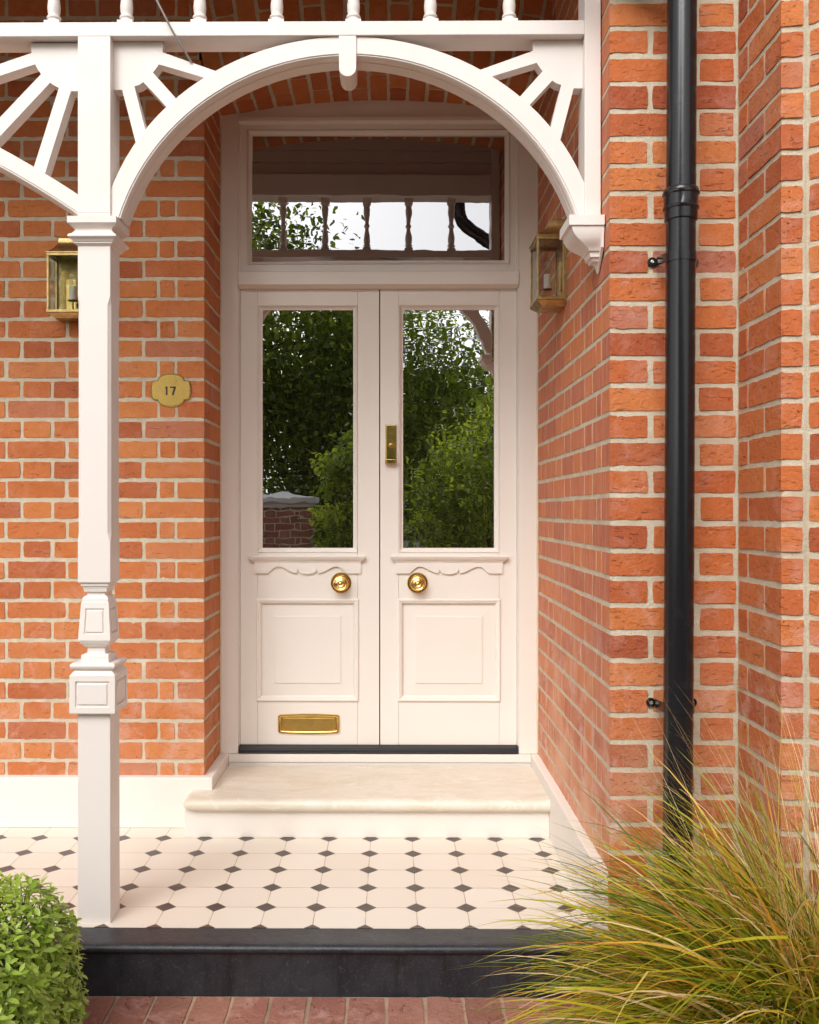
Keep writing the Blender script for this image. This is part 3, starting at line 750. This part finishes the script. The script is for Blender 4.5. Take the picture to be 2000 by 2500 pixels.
# key block
kx0, kx1 = X(827.7, 2.712), X(870, 2.712); kb = MB(); r = (kx1-kx0)/2; kc = (kx0+kx1)/2; zk = Z(164.5, 2.712)
sec = [(kx0, 2.524), (kx0, zk)]+[(kc-r*math.cos(math.pi*i/12), zk-r*math.sin(math.pi*i/12)) for i in range(1, 12)]+[(kx1, zk), (kx1, 2.524)]
kb.loops([[(x, y_, z) for x, z in sec] for y_ in (2.7105, 2.806)]); kb.build('key_block', M['white'], por, bevel=.0012)
# fretwork brackets
YB_ = 2.741; SB = F/YB_
BR = [(1300, 98.5), (1301, 124.6), (1140, 182), (1190, 190), (1207, 184.3), (1310, 153.6), (1317, 164), (1324.6, 174), (1250, 258), (1277, 277), (1294, 255), (1348, 197), (1358, 203.5), (1370, 207.5), (1332, 360), (1360, 375), (1366, 348), (1400, 216), (1430, 216), (1430, 98.5)]
def fret(pts, mirror=None):
    b = MB(); P = [((p if mirror is None else 2*mirror-p), q) for p, q in pts]
    from mathutils.geometry import tessellate_polygon
    V = [((p-CX)/SB, YB_, CAMZ-(q-CY)/SB) for p, q in P]; n = len(V)
    tris = [tuple(t) for t in tessellate_polygon([[Vector((v[0], v[2], 0)) for v in V]])]
    V2 = [(a, YB_+.044, c) for a, _, c in V]
    fs = tris+[tuple(reversed([i+n for i in t])) for t in tris]+[(i, (i+1) % n, (i+1) % n+n, i+n) for i in range(n)]
    b.add(V+V2, fs); return b.build('fretwork_bracket', M['white'], por, bevel=0)
fret(BR); fret(BR, 848.5)
BL = [(73.7, 101), (74.7, 125), (-272, 243), (-250, 265), (0, 179.4), (83, 152.7), (90, 165), (98, 177), (-76, 359), (-46, 375), (0, 325.5), (120, 198), (131, 205), (142, 210.7), (70, 437), (97, 450), (105.5, 427), (171, 218.8), (190, 218.8), (190, 101)]
fret([(p, q) for p, q in BL])
# second arch, left bay
LC = 186-1420; nL = 60
lo_, li_ = [], []
for i in range(nL+1):
    t = -1+2*i/nL
    th_ = D2R(33.8)*t; Rr = 2580
    lo_.append((Rr*math.sin(th_)*1.0, (CY-(480-Rr*(math.cos(th_)-math.cos(D2R(33.8)))))/SF))
    th2 = D2R(34.6)*t; Ri = 2520
    li_.append((Ri*math.sin(th2)*1.005, (CY-(529-Ri*(math.cos(th2)-math.cos(D2R(34.6)))))/SF))
mbL = archboard([p for p in lo_], [p for p in li_], (LC-CX)/SF)
abL = mbL.build('arch_board', M['white'], por, smooth='auto'); abL['label'] = 'wide shallow arch board left of the post'
# balusters
BXS = [124, 303.6, 484, 674, 862.6, 1051.6, 1245]
bxs = [X(p, 2.737) for p in BXS]; bxs = [bxs[0]-.2105*(i+1) for i in range(4)][::-1]+bxs
def baluster():
    b = MB(); zb = 2.5643; hb = .0222; yc = 2.757
    b.box(-hb, hb, yc-hb, yc+hb, zb, zb+.020)
    pr = [(.020, .0215), (.0215, .020), (.025, .0188), (.028, .017), (.030, .0175), (.0315, .0195), (.0345, .0205), (.038, .0195), (.040, .0165), (.043, .0155), (.050, .0175), (.062, .0185), (.078, .0165), (.092, .0125), (.104, .0105), (.110, .0112), (.113, .0150), (.118, .0165), (.123, .0150), (.126, .0112), (.135, .0105), (.150, .0125), (.168, .0165), (.182, .0180), (.192, .0165), (.196, .0150), (.199, .0180), (.203, .0195), (.207, .018), (.209, .0215)]
    b.lathe((0, yc, zb), (0, 0, 1), [(h if h < .05 else .05+(h-.05)*1.308, r_) for h, r_ in pr], 24, False, False); b.box(-hb, hb, yc-hb, yc+hb, zb+.258, zb+.285)
    return b.build('baluster', M['white'], por, smooth='auto')
b0_ = baluster(); b0_.location.x = bxs[0]
for x in bxs[1:]:
    c = b0_.copy(); col.objects.link(c); c.location.x = x; c.parent = por
# beam, ceiling boards, roof
be = MB(); be.box(-3.1, .5463, 2.70, 2.815, 2.8495, 2.96)
be.build('beam', M['white'], por, bevel=.002)
cl = MB()
zz_ = 2.93
for i in range(3): cl.box(-3.1, XW, 2.765+i*.004, 2.80, 2.962+i*.065, 2.962+i*.065+.062)
for i in range(9): cl.box(-3.1, XW, 2.78+i*.086, 2.78+i*.086+.083, 3.157, 3.17)
cl.build('soffit_boards', M['board'], por, bevel=.002)
rf = MB(); rf.loops([[(x, 2.52, 3.05), (x, 2.52, 3.10), (x, YW-.002, 3.60), (x, YW-.002, 3.175), (x, 2.70, 3.172), (x, 2.70, 3.05)] for x in (-3.1, XW)])
rf.build('roof', M['slate_roof'], por)

# ================================================================ LANTERNS
def lantern(name, label):
    """built at the origin: back on y=0, facing -y, base at z=0"""
    t = thing(name, label, 'wall light', 'brass wall lanterns either side of the entrance')
    hw, dp, H = .080, .100, .216; b = MB(); br = .0075
    # frame bars
    for sx in (-1, 1):
        for yy in (-dp, -.012): 
            xa = sx*hw; b.box(min(xa, xa-sx*br), max(xa, xa-sx*br), yy, yy+br, .004, H)
    for z in (0, H-.010):
        b.box(-hw-.0012, hw+.0012, -dp-.0012, -dp+br, z, z+.010); b.box(-hw-.0012, -hw+br, -dp+br, 0, z, z+.010); b.box(hw-br, hw+.0012, -dp+br, 0, z, z+.010)
    # base pan tapering down
    b.loops([[(-hw, -dp, -.001), (hw, -dp, -.001), (hw, 0, -.001), (-hw, 0, -.001)], [(-hw+.022, -dp+.022, -.018), (hw-.022, -dp+.022, -.018), (hw-.022, 0, -.018), (-hw+.022, 0, -.018)]])
    f_ = b.build('frame', M['brass'], t, bevel=.0008)
    rb = MB(); Lr = []
    for i in range(9):
        u = i/8; z = H+.003+.062*u; q = (1-u)**2.1
        x_ = .052+(hw+.003-.052)*q; y_ = -(.052+(dp+.003-.052)*q)
        Lr.append([(-x_, y_, z), (x_, y_, z), (x_, 0, z), (-x_, 0, z)])
    rb.loops(Lr); rb.loops([[(-hw-.004, -dp-.004, H), (hw+.004, -dp-.004, H), (hw+.004, 0, H), (-hw-.004, 0, H)], [(-hw-.004, -dp-.004, H+.004), (hw+.004, -dp-.004, H+.004), (hw+.004, 0, H+.004), (-hw-.004, 0, H+.004)]])
    rb.build('roof', M['brass'], t)
    bp = MB(); bp.box(-hw-.004, hw+.004, -.003, 0, -.006, H); bp.build('back_plate', M['brass'], t, bevel=.0006)
    rr = MB(); rr.box(-.056, .056, -.0062, -.0032, .012, H-.045); 
    rr.loops([[(-.040+.080*i/10, -.0066-.008*math.sin(math.pi*i/10), z) for z in (.012, H-.075)] for i in range(11)], False, False, closed=False)
    rr.build('reflector', M['brass_bright'], t, smooth=True)
    gl = MB(); gl.box(-hw+br, hw-br, -dp+.003, -dp+.0045, .010, H-.010)
    for sx in (-1, 1): xa = sx*(hw-.004); gl.box(min(xa, xa-sx*.0015), max(xa, xa-sx*.0015), -dp+br, -.013, .010, H-.010)
    gl.build('glass', M['lglass'], t)
    ca = MB(); ca.lathe((0, -.052, .052), (0, 0, 1), [(0, .0125), (.052, .0125), (.0525, .009)], 20); co = ca.build('candle_tube', M['candle'], t, smooth='auto')
    ho = MB(); ho.lathe((0, -.052, .047), (0, 0, 1), [(0, .004), (.002, .014), (.005, .019), (.006, .0185)], 24)
    ho.tube([(0, -.052, .048), (0, -.052, .034), (0, -.048, .024), (0, -.036, .017), (0, -.018, .0145), (0, -.006, .0145)], .0028, 10)
    ho.build('lamp_holder', M['brass'], t, smooth=True)
    bu = MB(); bu.lathe((0, -.052, .104), (0, 0, 1), [(0, .0085), (.010, .010), (.022, .0165), (.033, .0185), (.045, .0165), (.056, .010), (.066, .003), (.069, .0005)], 20)
    bu.build('bulb', M['lglass'], t, smooth=True)
    return t
la = lantern('wall_lantern', 'brass box lantern on the front wall, half hidden behind the white porch post')
la.location = (-1.174, YW-.001, Z(761, YW-.09)); 
lb_ = lantern('wall_lantern', 'brass box lantern fixed to the right return wall beneath the white corbel')
lb_.location = (XR-.001, 3.332, Z(738, 3.30)); lb_.rotation_euler = (0, 0, -math.pi/2)

# ================================================================ HOUSE NUMBER
yn = YW-.0005
npx, npz = X(417, yn), Z(951.4, yn); hn = thing('house_number_plate', 'oval-sided brass plate reading 17 screwed to the brick wall', 'sign'); hn.location = (npx, yn, npz)
def outline(s_):
    A = []; W_, H_ = .0765, .0630
    # quarter: side bulge, shoulder notch, big arc
    q = []
    for i in range(7): t = i/6; q.append((W_-.0055*t*t*1.1, .0325*t))
    q.append((W_-.010, .0355)); q.append((.0530, .0362))
    xa, za = .0500, .0375
    for i in range(11):
        t = i/10; q.append((xa*math.cos(t*math.pi/2), za+(H_-za)*math.sin(t*math.pi/2)**1.0))
    full = q+[(-x, z) for x, z in reversed(q[:-1])]; full += [(-x_, -z_) for x_, z_ in full[1:-1]]
    return [(x*(1-s_/W_), z*(1-s_/H_)) for x, z in full]
nm = MB(); nm.loops([[(x, y_, z) for x, z in outline(s_)] for s_, y_ in ((0, 0), (0, -.002), (.0022, -.0042), (.0034, -.0042))], True, True)
nm.build('plate', M['brass_plate'], hn, smooth='auto')
gv = MB(); gv.loops([[(x, y_, z) for x, z in outline(s_)] for s_, y_ in ((.0032, -.0040), (.0032, -.0046), (.0046, -.0046), (.0046, -.0040))], False, False); gv.build('engraved_line', M['engraved'], hn)
sx_ = 1/12.32/ (F/yn)     # region units to metres
dg = MB(); dm = lambda x, z, d_: ((x-825)*sx_, -d_, (880-z)*sx_)
def poly2(pts): dg.loops([[dm(x, z, .0041) for x, z in pts], [dm(x, z, .0048) for x, z in pts]])
poly2([(648, 798), (700, 766), (724, 766), (724, 1024), (676, 1024), (676, 820), (648, 834)])
poly2([(798, 770), (976, 770), (976, 811), (798, 811)])
poly2([(922, 811.5), (976, 811.5), (901, 1024), (848, 1024)])
dg.build('number_17', M['engraved'], hn)
for xx_ in (-1, 1):
    s = MB(); s.lathe((xx_*.0655, -.0040, 0), (0, -1, 0), [(0, .0030), (.0012, .0028), (.0016, .0015), (.0016, .0003)], 14); s.build('screw', M['brass'], hn, smooth=True)

# ================================================================ DOWNPIPE
dpipe = thing('downpipe', 'black cast iron downpipe clipped to the brick pier', 'downpipe')
YPI = 2.515
def pipex(z): return .7525+(z-.57)*.0052
def pc(z): return (pipex(z), YPI, z)
pm = MB(); pm.tube([pc(z) for z in (-.12, .5, 1.2, 1.95, 2.6, 3.5)], .0382, 40); pipe = pm.build('pipe', M['black'], dpipe, smooth='auto')
so = MB(); ax = (.0052, 0, 1); c0 = pc(0)
def zz3(py): return Z(py, YPI-.035)
def sock(pr): 
    so.loops([[(pipex(z)+r_*math.cos(2*math.pi*i/40), YPI+r_*math.sin(2*math.pi*i/40), z+random.uniform(-.0006,.0006)*(r_ > .043)) for i in range(40)] for z, r_ in pr], True, True)
sock([(zz3(531), .0400), (zz3(529), .0424), (zz3(505), .0430), (zz3(503), .0462), (zz3(499), .0468), (zz3(496), .0440), (zz3(470), .0445), (zz3(467), .0478), (zz3(463), .0480), (zz3(461), .0455), (zz3(455), .0450), (zz3(452), .0425), (zz3(451), .0385)])
so.build('socket_collar', M['black'], dpipe, smooth='auto')
def clip(zs, xl_, xr_, ze, mname='black'):
    s = MB(); n = 28; L = []
    for i in range(n+1):
        a = math.pi*(1.0+i/n); L.append([(pipex(zs)+r_*math.cos(a), YPI+r_*math.sin(a), z) for r_, z in ((.0384, zs-.0125), (.0405, zs-.0125), (.0405, zs+.0125), (.0384, zs+.0125))])
    s.loops(L)
    for sg, xe in ((-1, xl_), (1, xr_)):
        x1_ = pipex(zs)+sg*.0405
        xe2 = xe-sg*.010
        s.loops([[(x1_, YPI-.001, zs-.0125), (x1_-sg*.002, YPI-.001, zs-.0125), (x1_-sg*.002, YPI-.001, zs+.0125), (x1_, YPI-.001, zs+.0125)], [(x1_+sg*.001, YP-.030, ze-.012+(zs-ze)*.3), (x1_-sg*.001, YP-.030, ze-.012+(zs-ze)*.3), (x1_-sg*.001, YP-.030, ze+.012+(zs-ze)*.3), (x1_+sg*.001, YP-.03, ze+.012+(zs-ze)*.3)], [(xe2, YP-.007, ze-.0115), (xe2-sg*.001, YP-.004, ze-.0115), (xe2-sg*.001, YP-.004, ze+.0115), (xe2, YP-.007, ze+.0115)]])
        s.lathe((xe, YP+.001, ze), (0, -1, 0), [(0, .0125), (.0075, .0125), (.0085, .0115)], 24)
    o = s.build('clip', M['black'], dpipe, smooth='auto')
    for xe in (xl_, xr_):
        q = MB(); q.lathe((xe, YP-.0075, ze), (0, -1, 0), [(0, .0050), (.0015, .0048), (.0020, .003), (.001, .0015), (.001, .0003)], 16); q.build('screw', M['steel'], o, smooth=True)
clip(Z(620, YPI-.04), X(1590, YP), X(1691, YP), Z(641, YP))
clip(Z(1732, YPI-.04), X(1587, YP), X(1687, YP), Z(1712, YP))

sw = MB(); sw.tube([(.40, 2.50, 3.10), (.40, 2.50, 2.92), (.402, 2.50, 2.86), (.425, 2.50, 2.805), (.47, 2.50, 2.765), (.62, 2.507, 2.665), (.70, 2.512, 2.615), (.745, 2.515, 2.575)], .0370, 24); sw.build('swan_neck', M['black'], dpipe, smooth=True)

# ================================================================ WIRES
wi = MB(); wi.tube([(X(330, 2.66), 2.66, Z(-120, 2.66)), (X(383, 2.68), 2.68, Z(0, 2.68)), (X(420, 2.69), 2.69, Z(72, 2.69)), (X(467, 2.738), 2.738, Z(150, 2.738))], .0030, 8)
tag(wi.build('stay_wire', M['wire'], smooth=True), 'thin grey metal stay wire slanting across the white porch rail', 'wire')

# ================================================================ BUSH
def leaf(mb, p, nrm, up, ln, wd, tint, fold=.25, curl=.2):
    nrm = nrm.normalized(); s = up.cross(nrm)
    if s.length < 1e-4: return
    s.normalize(); up = nrm.cross(s)
    V = []
    for t, wv in ((0, .06), (.25, .75), (.55, 1.0), (.82, .62), (1.0, .03)):
        c = p+up*(ln*t)-nrm*(curl*ln*t*t)
        V += [c-s*(wd*wv*.5)+nrm*(fold*wd*wv*.5), c, c+s*(wd*wv*.5)+nrm*(fold*wd*wv*.5)]
    fs = []
    for i in range(4):
        a = i*3; fs += [(a, a+1, a+4, a+3), (a+1, a+2, a+5, a+4)]
    mb.add(V, fs, tint)
rb_ = random.Random(3)
bush = thing('box_hedge_ball', 'clipped light green leafy shrub beside the black step', 'shrub')
fo = MB(); tw = MB()
BC = Vector((-1.112, 2.12, -.035)); BH = Vector((.362, .345, .325))
for i in range(4000):
    # point on a rounded box
    dv = Vector((rb_.gauss(0,1), rb_.gauss(0,1), rb_.gauss(0,1))).normalized()
    if dv.z < -.55 or (dv.y > .75 and dv.z < .1): continue
    pw = 4.6
    q = (abs(dv.x)**pw+abs(dv.y)**pw+abs(dv.z)**pw)**(-1/pw)
    s0 = Vector((dv.x*q*BH.x, dv.y*q*BH.y, dv.z*q*BH.z))
    lump = 1+.07*noise.noise((s0*7))+.04*noise.noise(s0*19)
    tip = BC+s0*lump*(1-rb_.random()**2*.07)
    nn_ = Vector((dv.x**3/BH.x, dv.y**3/BH.y, dv.z**3/BH.z)).normalized()
    ax_ = (nn_+Vector((0,0,.7))+Vector((rb_.uniform(-.5,.5), rb_.uniform(-.5,.5), rb_.uniform(-.3,.5)))).normalized()
    base = tip-ax_*.03
    if rb_.random() < .5: tw.tube([base-ax_*.05, base, tip-ax_*.012], [.0016, .0014, .001], 4)
    k_ = rb_.choice((4, 5, 6)); ph = rb_.random()*6.28; tb0 = rb_.random()
    o1 = ax_.orthogonal().normalized(); o2 = ax_.cross(o1)
    for j in range(k_):
        a = ph+j*2.4; sp_ = .30+.55*(1-j/k_)
        out = (o1*math.cos(a)+o2*math.sin(a)); up_ = (ax_*(1-sp_*.7)+out*sp_).normalized()
        nr = (ax_*sp_-out*(1-sp_)*.6+Vector((rb_.uniform(-.3,.3), rb_.uniform(-.3,.3), rb_.uniform(-.1,.4)))).normalized()
        L_ = rb_.uniform(.019, .032)*(1 if j < 4 else .7)
        leaf(fo, tip-ax_*(.020*(1-j/k_)), nr, up_, L_, L_*.46, min(1, max(0, .30+.35*tb0+rb_.uniform(-.15,.3)+(.2 if j >= 4 else 0))))
fo.build('foliage', M['leaf'], bush, smooth=True, fixn=False)
tw.tube([(BC.x, BC.y, GZ), (BC.x+.01, BC.y, .05), (BC.x, BC.y, .2)], [.03, .02, .01], 8)
for i in range(40):
    a = rb_.random()*6.28; tw.tube([(BC.x, BC.y, GZ+.03), (BC.x+.15*math.cos(a), BC.y+.14*math.sin(a), rb_.uniform(-.05,.1)), (BC.x+.3*math.cos(a), BC.y+.27*math.sin(a), rb_.uniform(-.1,.28))], [.008, .005, .002], 5)
tw.build('stems', M['bark'], bush)
inn = MB()
for j in range(2600):
    q_ = Vector((rb_.uniform(-.33,.33), rb_.uniform(-.30,.30), rb_.uniform(-.13,.30)))
    if (q_.x/.33)**2+(q_.y/.31)**2+(max(0, q_.z)/.30)**2 > 1.05: continue
    p = BC+q_
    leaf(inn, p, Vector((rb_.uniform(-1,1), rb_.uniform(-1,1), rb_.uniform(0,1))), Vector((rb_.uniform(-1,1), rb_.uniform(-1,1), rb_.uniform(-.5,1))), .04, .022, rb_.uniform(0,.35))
inn.build('inner_foliage', M['leaf'], bush, smooth=True, fixn=False)

# ================================================================ GRASS
gr_ = MB(); rg = random.Random(11)
def blade(root, dirv, ln, h0, droop, wd, tint, seg=11, twist=0):
    d = Vector((dirv.x, dirv.y, 0)).normalized(); p = Vector(root); ang = h0; V = []; st_ = ln/seg
    side0 = Vector((-d.y, d.x, 0)); 
    wobx = rg.uniform(-.35,.35); kink = rg.randint(5, 9) if rg.random() < .09 else 99
    for i in range(seg+1):
        t = i/seg; wv = wd*(1-t**2.6)*(.6+.4*min(1, t*4))+.0001
        tw_ = twist*t; hd = (d+side0*wobx*t).normalized()
        dirn = hd*math.sin(ang)+Vector((0,0,1))*math.cos(ang)
        nrm = hd*math.cos(ang)-Vector((0,0,1))*math.sin(ang)
        s_ = side0*math.cos(tw_)+nrm*math.sin(tw_)
        V += [p-s_*wv/2, p+s_*wv/2]; p = p+dirn*st_; ang += droop/seg*(.5+1.2*t)+(.75 if i == kink else 0)
        if p.z < GZ+.004: p.z = GZ+.004
    gr_.add(V, [(2*i, 2*i+1, 2*i+3, 2*i+2) for i in range(seg)], tint)
GC = Vector((.945, 2.06, GZ))
grass = thing('ornamental_grass', 'arching green and amber ornamental grass clump at the foot of the pier', 'plant')
for i in range(4300):
    rr = .13*math.sqrt(rg.random()); a = rg.random()*6.28
    root = GC+Vector((rr*math.cos(a), rr*math.sin(a), 0))
    u = rg.random()
    az = rg.gauss(math.pi*1.02, .75) if u < .72 else rg.random()*6.28
    dv = Vector((math.cos(az), math.sin(az)*.9, 0))
    t = rg.random()
    ln = rg.uniform(.42, .86) if t < .8 else rg.uniform(.3, .6)
    h0 = abs(rg.gauss(.50, .28)); dr = rg.uniform(.75, 1.7)
    if dv.x > .3 : ln *= .8
    c_ = rg.random(); tint = rg.uniform(0, .45) if c_ < .5 else (rg.uniform(.4, .72) if c_ < .80 else (rg.uniform(.72, .92) if c_ < .92 else rg.uniform(.95, 1)))
    blade(root, dv, ln, h0, dr, rg.choice((.0032, .0048, .0068, .0095)), tint, twist=rg.uniform(-1.5, 1.5))
for i in range(190):       # upright fine flowering stems
    rr = .12*math.sqrt(rg.random()); a = rg.random()*6.28
    root = GC+Vector((rr*math.cos(a), rr*math.sin(a), 0)); az = rg.uniform(1.2, 4.2)
    blade(root, Vector((math.cos(az), math.sin(az), 0)), rg.uniform(.75, 1.02), abs(rg.gauss(.22, .22)), rg.uniform(.25, .75), .0016, rg.choice((.85, .95, 1, 1, .5, .3)), 10)
gr_.build('blades', M['grass'], grass, smooth=True, fixn=False)

# ================================================================ GARDEN AND STREET BEHIND THE CAMERA (seen in the glass)
gp = thing('gate_pier', 'brick gate pier with pale stone cap reflected in the left door pane', 'pier')
gx0, gx1, gy = -1.50, -.86, -3.0
gpm = MB(); gpm.box(gx0, gx1, gy-.6, gy, GZ, 1.19); gpm.build('core', M['mortar'], gp)
gb_ = MB()
course_wall(gb_, lambda u, v, d_: (gx1-u, gy+d_+.004, v), gx1-gx0, GZ, 1.17, 0, 'GP', q0=True, q1=True)
course_wall(gb_, lambda u, v, d_: (gx1+d_+.004, gy-u, v), .6, GZ, 1.17, 1, 'GQ', q0=True, q1=True)
gb_.build('brickwork', M['paver'], gp, smooth=True, fixn=False)
gc_ = MB(); gcx, gcy = (gx0+gx1)/2, gy-.3
gc_.loops([[(gcx+a*h, gcy+b*h, z) for a, b in ((-1,-1),(1,-1),(1,1),(-1,1))] for z, h in ((1.17, .33), (1.21, .345), (1.24, .38), (1.29, .38), (1.36, .02))]); gc_.build('cap', M['render'], gp, bevel=.006)
gw_ = thing('garden_wall', 'low brick garden wall beside the gate pier by the street', 'wall')
ww = MB(); ww.box(-6, gx0-.02, gy-.45, gy-.2, GZ, .55); ww.box(.3, 6, gy-.45, gy-.2, GZ, .55); ww.build('brickwork', M['paver'], gw_)
def tree(name, label, c, rad, trunk_h, n, size, seed, bright=0.0, group='trees and shrubs behind the camera'):
    r = random.Random(seed); t = thing(name, label, 'tree', group); c = Vector(c); t.location = (0, 0, 0)
    tr = MB(); base = Vector((c.x, c.y, GZ)); tr.tube([base, base+Vector((.05,0,trunk_h*.5)), Vector((c.x, c.y, c.z))], [rad[0]*.07, rad[0]*.05, rad[0]*.03], 10)
    cr = MB(); lim = []
    for i in range(26):
        dv = Vector((r.gauss(0,1), r.gauss(0,1), r.gauss(0,.8))).normalized(); q = c+Vector((dv.x*rad[0]*.8, dv.y*rad[1]*.8, dv.z*rad[2]*.8))
        st_ = Vector((c.x, c.y, c.z-rad[2]*.5)); tr.tube([st_, st_.lerp(q, .5)+Vector((0,0,.08*rad[2])), q], [rad[0]*.022, rad[0]*.014, rad[0]*.004], 5); lim.append(q)
    clumps = [c+Vector((p.x*rad[0], p.y*rad[1], p.z*rad[2])) for p in (Vector((r.gauss(0,1), r.gauss(0,1), r.gauss(0,1))).normalized()*r.uniform(.45, .98) for _ in range(110))]
    for i in range(n):
        k_ = r.choice(clumps); s_ = rad[0]*.17
        p = k_+Vector((r.gauss(0, s_), r.gauss(0, s_), r.gauss(0, s_*.8)))
        sh = .5+.5*math.sin(k_.x*97+k_.z*61+k_.y*43)
        leaf(cr, p, Vector((r.uniform(-1,1), r.uniform(-1,1), r.uniform(.1,1.2))), Vector((r.uniform(-1,1), r.uniform(-1,1), r.uniform(-.8,.4))), size, size*.5, min(1, max(0, bright+.7*sh+r.uniform(-.05,.3))))
    tr.build('trunk', M['bark'], t, smooth=True); cr.build('crown', M['tree_leaf'], t, smooth=True, fixn=False); return t
tree('street_tree', 'tall dense broadleaf tree left of the gate, top reaching the fanlight reflection', (-3.35, -7.5, 4.5), (2.3, 2.0, 3.5), 2.2, 40000, .105, 5)
tree('street_tree', 'round-headed broadleaf tree straight across the pavement from the door', (-.4, -8.5, 2.7), (2.4, 1.6, 2.5), 1.6, 40000, .10, 6)
tree('street_tree', 'lower spreading broadleaf tree across the street at the far right', (2.9, -10.5, 1.9), (2.2, 1.6, 2.5), 1.2, 26000, .105, 7)
tree('garden_shrub', 'large leafy shrub growing right of the path in the front garden', (1.2, -2.7, .95), (.95, .7, 1.25), .5, 13000, .06, 8, .08)
tree('garden_shrub', 'slender light green shrub growing close beside the gate pier', (-.42, -2.4, 1.05), (.36, .4, 1.25), .5, 3600, .07, 9, .18)
for x, sd, lbl in ((-2.9, 21, 'dense evergreen shrub growing left of the gate pier'), (2.9, 23, 'dense evergreen shrub at the far right of the front garden')):
    tree('garden_shrub', lbl, (x, -3.4, .75), (.95, .5, 1.0), .4, 5000, .085, sd)
hd = MB(); rh = random.Random(31)
for i in range(9000):
    p = Vector((rh.uniform(-2.6, 2.6), rh.uniform(-2.9, -2.3), rh.uniform(GZ, .28)))
    if -.75 < p.x < .35 and False: continue
    leaf(hd, p, Vector((rh.uniform(-1,1), rh.uniform(-1,1), rh.uniform(0,1))), Vector((rh.uniform(-1,1), rh.uniform(-1,1), rh.uniform(-.2,1))), .06, .03, rh.random()*.8)
tag(hd.build('low_hedge', M['tree_leaf'], fixn=False), 'low loose hedge in front of the garden wall', 'hedge', kind=None)
op = thing('opposite_house', 'pale rendered house with slate roof across the street', 'house')
oh = MB(); oh.box(-2.5, 9, -24, -18, GZ, 3.3); oh.build('wall', M['render'], op)
orf = MB(); orf.loops([[(x, -18+.4, 3.3), (x, -21, 4.6), (x, -24.4, 3.3)] for x in (-2.8, 9.3)]); orf.build('roof', M['slate_roof'], op)
for i in range(5):
    for zz4 in (.3, 1.85):
        wdw = MB(); wdw.box(-1.6+i*2.1, -.6+i*2.1, -18.0, -17.95, zz4, zz4+1.1); wdw.build('window', M['far_glass'], op, bevel=.01)
